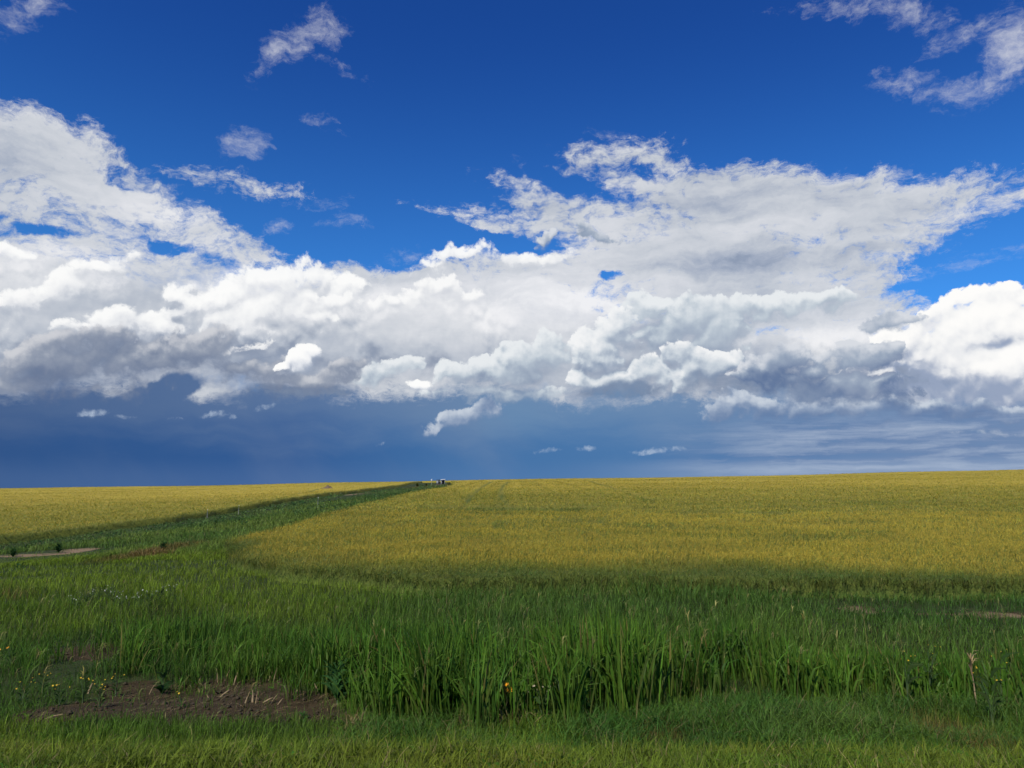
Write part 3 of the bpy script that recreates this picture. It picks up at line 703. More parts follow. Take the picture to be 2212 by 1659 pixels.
def build_grass():
    global rng
    rng = np.random.default_rng(21)
    # the verge along the road: short and thick
    B = Bunch()
    n = 165000
    x, y = scatter(n, 4.4, 10.6, lambda y: (-.74 * y - 2.2, .74 * y + 2.2), 1.6)
    bare = in_patches(x, y, BARE); yl = in_patches(x, y, YELL); dry = in_patches(x, y, DRYP)
    edge = 9.3 + .9 * (fnoise(x, y * .3, 1.3, 8) - .5)
    keep = (rng.random(n) > bare * np.where(fnoise(x, y, .4, 57) > .60, .72, .985)) & (rng.random(n) < np.where((x < -1.6) & (y > edge), .12, 1)) & (rng.random(n) < .1 + 1.3 * fnoise(x, y, .5, 9))
    x, y, yl, dry = x[keep], y[keep], yl[keep], dry[keep]; n = len(x)
    t = fnoise(x, y, .9, 12); ripe = np.clip(smooth(8.8, 6.2, y) * .75 + (t - .5) * 1.2 + yl * .6, 0, 1)
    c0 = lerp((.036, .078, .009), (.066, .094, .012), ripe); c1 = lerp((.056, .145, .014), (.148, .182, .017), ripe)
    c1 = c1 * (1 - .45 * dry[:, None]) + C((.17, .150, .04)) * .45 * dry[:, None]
    straw = rng.random(n) < .05
    c0[straw] = (.13, .10, .045); c1[straw] = (.24, .19, .09)
    tint = np.exp(rng.normal(0, .28, (n, 1)))
    ht = (.07 + .20 * fnoise(x, y, .45, 14) ** 1.5 + .11 * rng.random(n) ** 2) * (1 + .5 * yl)
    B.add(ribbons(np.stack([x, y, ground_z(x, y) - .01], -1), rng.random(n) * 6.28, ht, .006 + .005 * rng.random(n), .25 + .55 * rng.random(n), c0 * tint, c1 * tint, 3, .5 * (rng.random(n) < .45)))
    # long fine grass between the verge and the reeds
    n = 30000
    x = -2.2 + 11.5 * rng.random(n); y = 9.4 + 3.4 * rng.random(n)
    k = (rng.random(n) < smooth(.30, .62, fnoise(x, y, .9, 47)) * np.where(x < 1.0, .85, 1) * (1 - smooth(11.6, 12.8, y))) & (x < .72 * y)
    x, y = x[k], y[k]; n = len(x)
    c1 = vary(lerp((.048, .125, .020), (.105, .180, .030), np.clip(fnoise(x, y, 1.3, 49) * 1.6 - .3, 0, 1)), .25)
    st = rng.random(n) < .05; c1[st] = (.21, .17, .08)
    hh = (.20 + .42 * fnoise(x, y, .8, 48)) * (.6 + .5 * rng.random(n)) * np.where(x < 1.0, .85, 1)
    B.add(ribbons(np.stack([x, y, ground_z(x, y) - .01], -1), rng.random(n) * 6.28, hh, .006 + .005 * rng.random(n), .3 + .6 * rng.random(n), c1 * .7, c1, 4, .6 * (rng.random(n) < .6)))
    # low clover and other small leaves between the blades
    n = 26000
    x, y = scatter(n, 4.4, 15, lambda y: (-.74 * y - 2.2, .74 * y + 2.2), 1.6)
    k = (rng.random(n) < smooth(.50, .66, fnoise(x, y, .8, 27))) & ((rng.random(n) > in_patches(x, y, BARE) * .8)) & ((x < -1.5) | (y < 10.5))
    x, y = x[k], y[k]; n = len(x)
    c = vary(lerp((.034, .105, .016), (.085, .175, .022), np.clip(fnoise(x, y, .6, 28) + in_patches(x, y, YELL) * .6, 0, 1)), .22)
    a = rng.random(n) * 6.28
    B.add(ribbons(np.stack([x, y, ground_z(x, y) + .02 + .10 * rng.random(n)], -1), a, .035 + .03 * rng.random(n), .022 + .016 * rng.random(n), .8 + .5 * rng.random(n), c, c * 1.15, 2, .4, a + 1.57, .85, .55))
    # the meadow left of the wheat, the ditch and the weedy margin in front of the crop
    n = 350000
    x, y = scatter(n, 9.5, 300, lambda y: (np.maximum(-.72 * y - 3, -36 - np.clip(80 - y, 0, 50) * .3), np.where(y < 36, .72 * y + 3, -13.0)), 1.75)
    out = (right_field(x, y) < .35) & (left_field(x, y) < .3)
    bare = np.maximum(in_patches(x, y, BARE), in_patches(x, y, STRAW) * .85); path = in_patches(x, y, PATH)
    dens = .30 + .9 * fnoise(x, y, 1.1, 19)
    keep = out & (rng.random(n) > bare * .93) & (rng.random(n) > path * .93) & ((rng.random(n) < dens) | (y > 30))
    x, y = x[keep], y[keep]; n = len(x)
    gul = smooth(36, 46, y); margin = smooth(-5, 0, x) * smooth(13.5, 16, y) * (1 - gul); left = (1 - margin) * (1 - gul)
    t = fnoise(x, y, 2.4, 22); t2 = fnoise(x, y, 7, 24)
    ht = left * (.17 + .26 * t * smooth(34, 22, y) + .08 * rng.random(n)) + margin * (.30 + .34 * t + .1 * rng.random(n)) * (1 - .5 * smooth(5.5, 8, x)) + gul * (.14 + .30 * t + .10 * rng.random(n))
    ht = ht * (1 - .75 * smooth(170, 250, y)) * (1 - .6 * gul * smooth(-9, -3, left_field(x, y))) * (1 - .85 * in_patches(x, y, NEARPATH))
    ht = ht * np.where(smooth(12.8, 14.5, y) < .5, .55, 1) * (1 - .4 * in_patches(x, y, STRAW))
    warm = np.clip(left * (.35 + (t2 - .45) * 1.8 + .5 * smooth(15.5, 19, y)) + in_patches(x, y, YELL) * .5, 0, 1)
    c1 = lerp((.055, .135, .018), (.165, .245, .020), warm)
    c1 = c1 * (1 - gul[:, None]) + lerp((.066, .132, .036), (.150, .215, .054), np.clip((t2 - .3) * 1.8, 0, 1)) * gul[:, None]
    open_ = (gul * smooth(-5, -9, left_field(x, y)) * smooth(130, 80, y))[:, None]
    c1 = c1 * (1 - open_) + c1 * C((1.45, 1.32, .95)) * open_
    mg = (margin * (1 - np.clip((t - .5) * 2, 0, .4)))[:, None]
    c1 = c1 * (1 - mg) + lerp((.052, .122, .022), (.120, .200, .030), np.clip(t2 * 1.6 - .3, 0, 1)) * mg
    c1 = c1 * (1 - smooth(150, 230, y)[:, None]) + C((.15, .145, .045)) * smooth(150, 230, y)[:, None]
    dry = in_patches(x, y, DRYP)[:, None]
    c1 = c1 * (1 - .85 * dry) + C((.19, .135, .045)) * .8 * dry
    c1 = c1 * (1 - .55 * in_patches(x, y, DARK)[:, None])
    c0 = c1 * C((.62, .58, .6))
    straw = rng.random(n) < .04
    c1[straw] = (.20, .16, .075)
    tint = np.exp(rng.normal(0, .30, (n, 1)))
    big = np.clip(y / 13, 1, 14) ** .8
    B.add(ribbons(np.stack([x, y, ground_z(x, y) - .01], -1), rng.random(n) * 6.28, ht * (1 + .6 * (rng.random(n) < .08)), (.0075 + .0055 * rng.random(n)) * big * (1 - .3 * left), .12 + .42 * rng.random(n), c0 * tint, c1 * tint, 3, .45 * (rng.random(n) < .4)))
    o = B.build('grass', MAT['grass'])
    tag(o, 'green and yellowish grass of the verge, ditch and meadow before the fields', 'grass', None, 'stuff')

    # broad leaved weeds that fill the gully and its edges
    B = Bunch()
    n = 2000
    x, y = scatter(n, 30, 210, lambda y: (-36 - np.clip(80 - y, 0, 50) * .3, np.where(y < 44, -13.0, -14.6)), 1.5)
    keep = (right_field(x, y) < .2) & (left_field(x, y) < -3) & ((left_field(x, y) > -9) | (y > 75) | (rng.random(n) < .12)) & (rng.random(n) > in_patches(x, y, PATH) * .9) & (rng.random(n) < smooth(.42, .62, fnoise(x, y, 5, 33)) + .10) & ((x < -17) | (y > 40))
    x, y = x[keep], y[keep]; n = len(x)
    kl = 14; sz = .22 + .40 * rng.random(n) * fnoise(x, y, 6, 35) ; big = np.clip(y / 45, 1, 5) ** .6
    xx, yy, ss = (np.repeat(q, kl) for q in (x, y, sz * big))
    r = ss * .42 * np.sqrt(rng.random(n * kl)); a = rng.random(n * kl) * 6.28
    zz = ground_z(x, y).repeat(kl) + ss * (.15 + .7 * rng.random(n * kl)) * (1 - .4 * r / (ss * .42))
    c = vary(lerp((.042, .096, .032), (.130, .190, .060), rng.random(n).repeat(kl)), .25)
    B.add(ribbons(np.stack([xx + r * np.cos(a), yy + r * np.sin(a), zz], -1), a, ss * .42, ss * .20, .6 + .5 * rng.random(n * kl), c, c * 1.2, 3, .5, a + 1.57, .9, .5))
    tag(B.build('weeds', MAT['grass']), 'leafy weeds crowding the green gully between the two fields', 'weeds', None, 'stuff')

def build_straw():
    global rng
    rng = np.random.default_rng(41)
    n = 5200
    x, y = scatter(n, 9.4, 24, lambda y: (np.where(y > 16, 5, -.66 * y), np.where(y > 16, 16, -1.2)), 1.3)
    k = (rng.random(n) < np.maximum(in_patches(x, y, BARE) * .55, in_patches(x, y, STRAW))) & (fnoise(x, y, .45, 66) > .36)
    x, y = x[k], y[k]; n = len(x)
    c = vary(lerp((.12, .085, .045), (.34, .26, .14), rng.random(n) ** 1.8), .25)
    a = rng.normal(.2, .7, n)
    v, q, c = ribbons(np.stack([x, y, ground_z(x, y) + .008 + .03 * rng.random(n)], -1), a, .10 + .22 * rng.random(n), .005 + .005 * rng.random(n), np.full(n, .95), c, c * 1.15, 2, .25, a, .5, .3)
    b = np.repeat(np.stack([x, y, ground_z(x, y) + .02], -1), 6, 0)
    v[:, 2] = b[:, 2] + (v[:, 2] - b[:, 2]) * .22                     # trodden flat
    tag(mesh_from('straw_litter', v, q, MAT['grass'], c), 'loose dry straw lying on the bare soil patches', 'straw', None, 'stuff')

def shoots(x, y, H, leaves, seed_tint=None, wide=.032, spread=1.0, pale=0.2):
    """tall reed grass: each shoot is a sheaf of broad, upright leaves"""
    n = len(x); k = leaves
    xx, yy, HH = (np.repeat(q, k) for q in (x, y, H)); m = n * k
    tw = .075 * spread
    h = HH * (.55 + .45 * rng.random(m))
    lean = np.abs(rng.normal(.10, .22, m)) * spread
    flop = (rng.random(m) < .34) * (.25 + .6 * rng.random(m))
    b = np.stack([xx + rng.normal(0, tw, m), yy + rng.normal(0, tw, m), ground_z(x, y).repeat(k) - .02], -1)
    t = np.clip(fnoise(xx, yy, 1.6, 44) + rng.normal(0, .22, m), 0, 1)
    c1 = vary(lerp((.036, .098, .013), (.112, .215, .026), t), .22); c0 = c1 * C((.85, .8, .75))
    pl = (rng.random(m) < pale)[:, None]
    c0 = np.where(pl, C((.115, .125, .035)), c0)
    yel = rng.random(m) < .025
    c1[yel] = (.22, .17, .06)
    head = rng.random(m) * 6.28 * .5 + np.where(rng.random(m) < .5, 0, 3.14) * .6 - .6     # most lean to the east, a few west
    return ribbons(b, head, h, wide * (.6 + .6 * rng.random(m)), lean, c0, c1, 5, flop, head + rng.normal(1.2, .6, m), .97, .5)

def build_reeds():
    global rng
    rng = np.random.default_rng(31)
    B = Bunch()
    n = 9000
    x = -3.2 + 15.4 * rng.random(n); y = 10.2 + 7.2 * rng.random(n) ** 1.25
    front = 10.75 + .5 * (fnoise(x, x * 0, .8, 3) - .5) + smooth(1.4, 2.6, x) * 1.4 - smooth(5.2, 6.4, x) * .6
    lefte = -2.35 + .35 * (fnoise(y, y * 0, .8, 6) - .5) - smooth(12, 14, y) * 1.8
    d = fnoise(x, y, 1.2, 7)
    back = 15.2 - smooth(5, 8, x) * 1.2 + .8 * (fnoise(x, x * 0, 1.7, 91) - .5)
    keep = (y > front + .9 * (vnoise(x, y, .35, 95) - .4)) & (x > lefte) & (x < y * .74 + 2) & (rng.random(n) < (.30 + .8 * smooth(0, 1.8, y - front)) * 1.5 * smooth(.28, .60, d) * (.35 + .9 * vnoise(x, y, .45, 96))) & (y < back)
    x, y = x[keep], y[keep]
    H = (.78 + .95 * fnoise(x, y, 1.5, 10) + .45 * (vnoise(x, y, .5, 97) - .4)) * (1 - .38 * smooth(3.8, 5.8, x)) * (1 - .35 * smooth(13.2, 15.2, y)) * (.72 + .28 * smooth(-3.5, -1.2, x))
    B.add(shoots(x, y, H, 6))
    m = 1300
    x = -2.4 + 6.5 * rng.random(m) ** 1.3; y = 10.7 + .6 * rng.random(m) + smooth(1.4, 2.6, x) * 1.2
    k = rng.random(m) < smooth(.5, .66, fnoise(x, x * 0, .55, 53)) * np.where(x > 1.6, .3, .8)
    x, y = x[k], y[k]; m = len(x)
    c = vary(lerp((.13, .10, .045), (.30, .235, .11), rng.random(m)), .2)
    B.add(ribbons(np.stack([x, y, ground_z(x, y) - .02], -1), rng.random(m) * 6.28, .14 + .26 * rng.random(m), .014 + .014 * rng.random(m), .1 + .7 * rng.random(m), c, c * 1.15, 3, .5 * (rng.random(m) < .4)))
    # thinner stand on the left, over the bare soil
    n = 1500
    x = -8.6 + 6.4 * rng.random(n); y = 13.5 + 3.6 * rng.random(n)
    d = fnoise(x, y, 1.3, 13)
    keep = (rng.random(n) < smooth(.42, .62, d)) & (y > 13.5 + .8 * (fnoise(x, x * 0, 1.0, 15) - .5)) & (x > -.62 * y) & (in_patches(x, y, NEARPATH) < .4)
    x, y = x[keep], y[keep]
    B.add(shoots(x, y, .45 + .55 * fnoise(x, y, 1.6, 17), 5, None, .018, 1.3, .3))
    tag(B.build('reeds', MAT['reed']), 'thick belt of tall dark green reed grass along the ditch', 'reeds', None, 'stuff')

def build_extras():
    global rng
    rng = np.random.default_rng(61)
    # flowering grasses standing above the reeds and the meadow
    B = Bunch()
    n = 700
    x, y = scatter(n, 10.8, 24, lambda y: (-.66 * y, .72 * y), 1.3)
    k = (rng.random(n) < .25 + .9 * smooth(.45, .65, fnoise(x, y, 1.4, 63))) & (in_patches(x, y, BARE) < .2) & (right_field(x, y) < 0)
    x, y = x[k], y[k]; n = len(x)
    H = np.where((x > -2.4) & (y < 15), 1.05, .55) * (.7 + .5 * rng.random(n)); a = rng.normal(.3, .8, n)
    c = vary(lerp((.08, .125, .03), (.20, .175, .065), rng.random(n)), .2)
    b = np.stack([x, y, ground_z(x, y)], -1); le = .08 + .16 * rng.random(n)
    B.add(ribbons(b, a, H, np.full(n, .007), le, c * .7, c, 4, 0., None, .4, .2))
    top = b + np.stack([H * le * np.cos(a), H * le * np.sin(a), H * (1 - .28 * le) * .94], -1)
    for j in range(3):
        B.add(ribbons(top - np.array([0, 0, .03 * j]), a + rng.normal(0, .8, n), .10 + .07 * rng.random(n), np.full(n, .016), .35 + .4 * rng.random(n), c, c * 1.25, 2, .4, None, .85, .4))
    tag(B.build('seeding_grass', MAT['grass']), 'thin seeding grass stalks with tan heads scattered over the green growth', 'grass', None, 'stuff')
    # clods of earth
    n = 2600
    x, y = scatter(n, 9.2, 17, lambda y: (-.64 * y, np.full(y.shape, -1.3)), 1.3)
    k = in_patches(x, y, BARE) > .35
    x, y = x[k], y[k]; n = len(x)
    s = .012 + .035 * rng.random(n) ** 3
    oct_ = np.array([(1, 0, 0), (0, 1, 0), (-1, 0, 0), (0, -1, 0), (.1, .1, .9), (0, 0, -.6), (.7, .7, .45), (-.7, .6, .5), (-.6, -.7, .4), (.7, -.6, .5)])
    v = oct_[None] * s[:, None, None] * (1 + rng.normal(0, .22, (n, 10, 3))) + np.stack([x, y, ground_z(x, y)], -1)[:, None, :]
    q = np.array([(4, 6, 1, 7), (4, 7, 2, 8), (4, 8, 3, 9), (4, 9, 0, 6), (6, 0, 5, 1), (7, 1, 5, 2), (8, 2, 5, 3), (9, 3, 5, 0)])
    Q = (np.arange(n)[:, None, None] * 10 + q[None]).reshape(-1, 4)
    tag(mesh_from('clods', v.reshape(-1, 3), Q, plain_mat('crumbled earth', (.050, .036, .018), .95, amt=.4, scale=9)), 'small clods of dark earth lying on the bare soil', 'soil', None, 'stuff')

def empty(name, p, label, cat, group=None):
    o = bpy.data.objects.new(name, None); SC.objects.link(o); o.location = p; o.empty_display_size = .1
    return tag(o, label, cat, group)
def child(o, parent): o.parent = parent; return o

def tube(points, radii, sides=6):
    """v, quads of a tube through points"""
    pts = np.array(points, float); n = len(pts); v = []
    for i in range(n):
        d = pts[min(i + 1, n - 1)] - pts[max(i - 1, 0)]; d /= np.linalg.norm(d) + 1e-9
        u = np.cross(d, (0.3, 1, .1)); u /= np.linalg.norm(u) + 1e-9; w = np.cross(d, u)
        for k in range(sides):
            a = 6.2832 * k / sides; v.append(pts[i] + radii[i] * (math.cos(a) * u + math.sin(a) * w))
    q = [(i * sides + k, i * sides + (k + 1) % sides, (i + 1) * sides + (k + 1) % sides, (i + 1) * sides + k) for i in range(n - 1) for k in range(sides)]
    q.append((0, 1, 2, 3)); e = (n - 1) * sides; q.append((e + 3, e + 2, e + 1, e))
    return np.array(v), np.array(q)

def join(parts):
    V, Q, n = [], [], 0
    for v, q in parts: V.append(v); Q.append(np.asarray(q) + n); n += len(v)
    return np.concatenate(V), np.concatenate(Q)

def box(cx, cy, cz, sx, sy, sz, slope=0.0):
    v = np.array([(x, y, z) for z in (-.5, .5) for y in (-.5, .5) for x in (-.5, .5)], float) * (sx, sy, sz) + (cx, cy, cz)
    v[:, 2] += slope * (v[:, 0] - cx)
    return v, np.array([(0, 2, 3, 1), (4, 5, 7, 6), (0, 1, 5, 4), (2, 6, 7, 3), (0, 4, 6, 2), (1, 3, 7, 5)])

def part(name, vq, mat, parent, bevel=0.0, smooth_=False):
    o = mesh_from(name, vq[0], vq[1], mat, None, smooth_)
    if bevel:
        b = o.modifiers.new('bevel', 'BEVEL'); b.width = bevel; b.segments = 2
    o.parent = parent
    return o

def flower_mesh(r, petals, up=.35):
    """open flower: a ring of petals round a domed centre"""
    parts = []
    for k in range(petals):
        a = 6.2832 * (k + rng.normal(0, .1)) / petals; c, s = math.cos(a), math.sin(a); w = 2.5 / petals * r
        rr = r * (1 + rng.normal(0, .08)); z1, z2 = r * up * .6, r * up * (1 + rng.normal(0, .3))
        p = [(c * .2 * r - s * w * .3, s * .2 * r + c * w * .3, 0), (c * .2 * r + s * w * .3, s * .2 * r - c * w * .3, 0), (c * .65 * r + s * w * .6, s * .65 * r - c * w * .6, z1), (c * .65 * r - s * w * .6, s * .65 * r + c * w * .6, z1),
             (c * rr + s * w * .3, s * rr - c * w * .3, z2), (c * rr - s * w * .3, s * rr + c * w * .3, z2)]
        parts.append((np.array(p), np.array([(0, 1, 2, 3), (3, 2, 4, 5)])))
    parts.append(tube([(0, 0, -.3 * r), (0, 0, 0), (0, 0, .12 * r), (0, 0, .2 * r)], [.12 * r, .28 * r, .26 * r, .08 * r], 8))
    return join(parts)

def wildflower(name, label, cat, base, height, heads, r, petals, mat, group=None, leafy=10, spread=.5, tilt=.5):
    """branching stalk with leaves, one head on each branch"""
    root = empty(name, base, label, cat, group)
    st = []; tops = []
    for k in range(heads):
        a = rng.random() * 6.28; d = height * spread * (.35 + .65 * rng.random()) if heads > 1 else height * .1
        h = height * (.72 + .28 * rng.random()); f = .25 + .35 * rng.random()
        p = [(0, 0, -.03), (.1 * d * math.cos(a), .1 * d * math.sin(a), h * f), (.6 * d * math.cos(a), .6 * d * math.sin(a), h * (f + (1 - f) * .6)), (d * math.cos(a), d * math.sin(a), h)]
        st.append(tube(p, [.006, .005, .0035, .003], 5)); tops.append(p[-1])
    part('stem', join(st), MAT['stem'], root)
    n = leafy
    a = rng.random(n) * 6.28; zz = height * .75 * rng.random(n) ** 1.3
    b = np.stack([.03 * np.cos(a), .03 * np.sin(a), zz], -1)
    c = vary(np.tile(C((.045, .085, .022)), (n, 1)), .25)
    v, q, col = ribbons(b, a, height * (.22 + .15 * rng.random(n)), np.full(n, height * .07), .9 + .4 * rng.random(n), c, c * 1.2, 4, .5, a + 1.57, .9, .4)
    child(mesh_from('foliage', v, q, MAT['grass'], col, True), root)
    me = None
    for tp in tops:
        if me is None:
            o = part('flower', flower_mesh(r, petals), mat, root); me = o
        else:
            o = me.copy(); SC.objects.link(o); o.parent = root
        o.location = tp; o.rotation_euler = (tilt * (.4 + rng.random()), rng.normal(0, .35), rng.random() * 6.28 if tilt < .3 else rng.normal(0, .5)); s = .7 + .5 * rng.random(); o.scale = (s, s, s)
    return root

def leafy_weed(label, base, size, dark=1.0, n=26, group=None, lobes=True, tone=(.032, .082, .020), name='leafy_weed'):
    """rosette of broad toothed leaves on a short stalk"""
    root = empty(name, base, label, 'weed', group)
    part('stem', tube([(0, 0, -.02), (size * .03, 0, size * .45), (0, size * .04, size * .8)], [.012, .009, .004], 6), MAT['stem'], root)
    a = rng.random(n) * 6.28; z = size * .75 * rng.random(n)
    L = size * (.55 - .25 * z / size) * (.7 + .5 * rng.random(n))
    b = np.stack([.01 * np.cos(a), .01 * np.sin(a), z], -1)
    c = vary(np.tile(C(tone) * dark, (n, 1)), .22)
    B = Bunch()
    B.add(ribbons(b, a, L, L * .34, .75 + .4 * rng.random(n), c, c * 1.25, 5, .45, a + 1.57, .9, .45))
    if lobes:                                            # side lobes of the leaves
        k = 4
        f = np.tile(np.linspace(.3, .85, k), n); aa = a.repeat(k); LL = L.repeat(k); le = .9 * f ** 1.6
        bb = b.repeat(k, 0) + np.stack([LL * le * np.cos(aa), LL * le * np.sin(aa), LL * f * (1 - .25 * f)], -1) * .9
        side = np.where(rng.random(n * k) < .5, 1, -1)
        B.add(ribbons(bb, aa + side * 1.1, LL * .32, LL * .13, np.full(n * k, .9), c.repeat(k, 0), c.repeat(k, 0) * 1.25, 2, .3, aa + side * 1.1 + 1.57, .9, .4))
    child(B.build('foliage', MAT['grass']), root)
    return root

def reed_clump(label, base, H, count, seed_spread=1.0, wide=.022):
    root = empty('reed_clump', base, label, 'reed clump', 'reed clumps standing by themselves')
    x = np.full(count, base[0]) + rng.normal(0, .10 * seed_spread, count); y = np.full(count, base[1]) + rng.normal(0, .08 * seed_spread, count)
    v, q, c = shoots(x, y, H * (.8 + .3 * rng.random(count)), 6, None, wide, 1.25, .25)
    v = v - np.array(base)
    child(mesh_from('leaves', v, q, MAT['reed'], c, True), root)
    m = 7; a = rng.random(m) * 6.28                          # dead sheaths round its foot
    b = np.stack([.09 * np.cos(a), .09 * np.sin(a), np.full(m, -.02)], -1)
    cc = vary(np.tile(C((.20, .15, .075)), (m, 1)), .2)
    v, q, c = ribbons(b, a, .22 + .14 * rng.random(m), np.full(m, .016), .6 + .5 * rng.random(m), cc, cc * 1.3, 3, .6)
    child(mesh_from('dead_sheath', v, q, MAT['grass'], c, True), root)
    return root

def build_things():
    global rng
    rng = np.random.default_rng(51)
    MAT['stem'] = plain_mat('green stem', (.05, .085, .025), .6)
    orange = plain_mat('orange yellow petals', (.80, .36, .012), .5, amt=.2, scale=60)
    yellow = plain_mat('yellow petals', (.70, .46, .02), .5, amt=.2, scale=60)
    white = plain_mat('white petals', (.72, .72, .62), .6, scale=60)
    cream = plain_mat('cream seed head', (.42, .36, .22), .8, scale=60)
    straw = plain_mat('dry straw', (.27, .195, .10), .75, amt=.4, scale=30)

    # flowers near the road
    g = 'wildflowers in the ditch'
    wildflower('orange_wildflower', 'bright orange flower pair before the dark reeds beside a seeding thistle', 'wildflower', spot(1094, 1555), .50, 2, .05, 9, orange, g, 12, .16, 1.1)
    i = 0
    for px, py, h, lab in ((22, 1450, .40, 'orange flowered weed at the grass edge, leftmost of the flowering weeds'), (48, 1525, .34, 'yellow weed low in the grass at the left edge of the bare soil'),
                           (92, 1500, .38, 'yellow flowered weed on the left of the bare soil, third from the edge'), (128, 1525, .32, 'yellow flowered weed half over the dark soil, left of the taller bushy one'),
                           (178, 1518, .42, 'bushy yellow flowered weed in the middle of the bare soil edge'), (214, 1530, .36, 'yellow flowered weed left of the dry reed stubs'), (250, 1505, .34, 'small yellow weed, rightmost of those on the soil edge')):
        wildflower('yellow_wildflower', lab, 'wildflower', spot(px, py), h, 5 if i else 3, .0135 if i else .024, 8, orange if i == 0 else yellow, 'yellow flowering weeds at the left of the soil', 26, .5, .5); i += 1
    wildflower('yellow_wildflower', 'single yellow flowered weed standing out on the bare soil below the stubs', 'wildflower', spot(392, 1530), .24, 3, .013, 8, yellow, 'yellow flowering weeds at the left of the soil', 12, .4, .5)
    for px, py, lab in ((1962, 1450, 'tall thin weed with yellow flowers among the right reeds'), (2010, 1440, 'fainter yellow flowered weed beside the taller one in the reeds'), (2165, 1455, 'yellow flowered weed in the reeds near the right edge'), (2146, 1500, 'low yellow flowered weed below the dry reed at the right')):
        wildflower('yellow_wildflower', lab, 'wildflower', spot(px, py + 80), .92, 5, .010, 7, yellow, 'yellow flowers among the right reeds', 10, .22, .4)
    t = wildflower('seeding_thistle', 'leggy thistle with cream seed heads right of the orange flowers', 'thistle', spot(1172, 1562), .52, 11, .020, 12, cream, None, 34, .36, .3)
    for i, (px, py, lab) in enumerate(((190, 1312, 'white flowered weed, leftmost of the white patch in the meadow'), (212, 1305, 'white flowered weed in the upper left of the white patch'), (236, 1300, 'tall white flowered weed at the top of the white patch'), (246, 1312, 'white flowered weed in the middle of the white patch'),
                                       (262, 1322, 'white flowered weed at the lower edge of the white patch'), (300, 1318, 'white flowered weed before the dark leafy hollow'), (322, 1312, 'white flowered weed over the dark leafy hollow'), (345, 1304, 'white flowered weed behind the dark leafy hollow'),
                                       (162, 1328, 'low white flowered weed left below the white patch'), (372, 1300, 'white flowered weed, rightmost of the white patch'))):
        wildflower('white_wildflower', lab, 'wildflower', spot(px, py), .46, 9, .015, 7, white, 'white flowers in the left meadow', 16, .55, .2)

    # broad leaved weeds
    leafy_weed('fresh green lobed weed at the right end of the bare soil', spot(728, 1522), .62, 1.15, 34)
    leafy_weed('small bright green weed low on the dark soil beside the short grass', spot(655, 1568), .20, 1.4, 16)
    leafy_weed('dark leafy weed beside the reddish dry tuft in the meadow', spot(352, 1192), .55, .6, 40)
    leafy_weed('dark weed standing on the pale earth at the left edge', spot(28, 1203), .55, .7, 36)
    leafy_weed('dark spreading weed on the pale earth right of the first one', spot(126, 1195), .62, .7, 40)
    leafy_weed('dark green weed on the bare soil left of the reed stubs', spot(350, 1500), .40, .75, 22, None, False)
    leafy_weed('bright leafy weed under the thistle, right of its stems', spot(1255, 1560), .42, 1.1, 34)
    for i, (px, py, s, lab) in enumerate(((905, 1052, 1.25, 'dark bush at the end of the gully, first of the two before the shed'), (924, 1050, 1.0, 'smaller dark bush just left of the white topped post'))):
        leafy_weed(lab, at(px, 232), s * .85, .8, 150, 'bushes at the end of the gully', False, (.060, .075, .018), 'bush')
    leafy_weed('low bush on the right side of the little shed', at(972, 236), 1.0, 1.0, 120, None, False, (.085, .09, .022), 'bush')
    leafy_weed('tiny dark shrub alone on the skyline at the right', spot(2166, 1013.5, .6), 2.4, .35, 30, None, False, (.05, .06, .02), 'shrub')

    # reeds that stand alone
    for px, py, H, n, lab in ((655, 1512, .72, 5, 'small reed clump alone on the bare soil before the lobed weed'), (775, 1555, 1.05, 9, 'tall reed clump with a yellowed foot at the right end of the bare soil'),
                              (286, 1452, 1.05, 12, 'tall spreading reed clump behind the bare soil at the left'), (402, 1492, .50, 4, 'small forked reed clump at the edge of the stubs'),
                              (420, 1490, .42, 3, 'lowest reed clump, right beside the small forked one')):
        reed_clump(lab, spot(px, py), H, n)

    # dead stubs of reed on the soil
    protos = []
    for L, r, bend in ((.17, .013, .02), (.13, .016, .03), (.21, .010, .05)):
        protos.append(tube([(0, 0, -.03), (bend * .4, 0, L * .5), (bend, 0, L)], [r, r * .9, r * .45], 6))
    first = []
    for px, py, k, lean, turn in ((432, 1496, 1, .15, 0), (444, 1488, 1, .05, 1), (470, 1500, 0, .7, 0), (478, 1504, 0, .85, .2), (452, 1512, 2, .9, 2.6), (530, 1518, 0, .5, -.3), (546, 1516, 1, .2, 2), (552, 1520, 0, .1, 1), (560, 1512, 2, .6, .4), (570, 1517, 0, .75, .1),
                               (584, 1521, 2, .9, .3), (600, 1522, 0, 1.0, .2), (520, 1524, 1, .8, 2.8), (527, 1526, 1, .6, .2), (580, 1470, 2, .1, 0), (590, 1476, 2, .15, 1), (606, 1480, 2, .5, .4), (470, 1474, 2, .2, 2), (486, 1470, 2, .12, 0), (505, 1478, 0, .4, 2.6),
                               (208, 1494, 0, .6, -.6), (214, 1490, 2, .5, -.5), (190, 1498, 1, .3, -.3), (322, 1500, 2, .8, .4), (100, 1552, 2, 1.45, .3), (640, 1495, 2, .4, .5), (690, 1500, 2, .5, .8), (702, 1495, 0, .35, 2.4)):
        p = spot(px, py)
        if len(first) <= 2 and k not in [f[0] for f in first]:
            o = mesh_from('reed_stub', protos[k][0], protos[k][1], straw, None, True); first.append((k, o))
        else:
            o = [f[1] for f in first if f[0] == k][0].copy(); SC.objects.link(o)
        o.location = p; o.rotation_euler = (rng.normal(0, .25), lean * (.4 + .9 * rng.random()), turn + rng.normal(0, 1.0)); k_ = .6 + .7 * rng.random(); o.scale = (k_, k_, .6 + .7 * rng.random())
        tag(o, 'pale broken reed stub sticking out of the bare brown soil', 'reed stub', 'dry reed stubs on the bare soil')
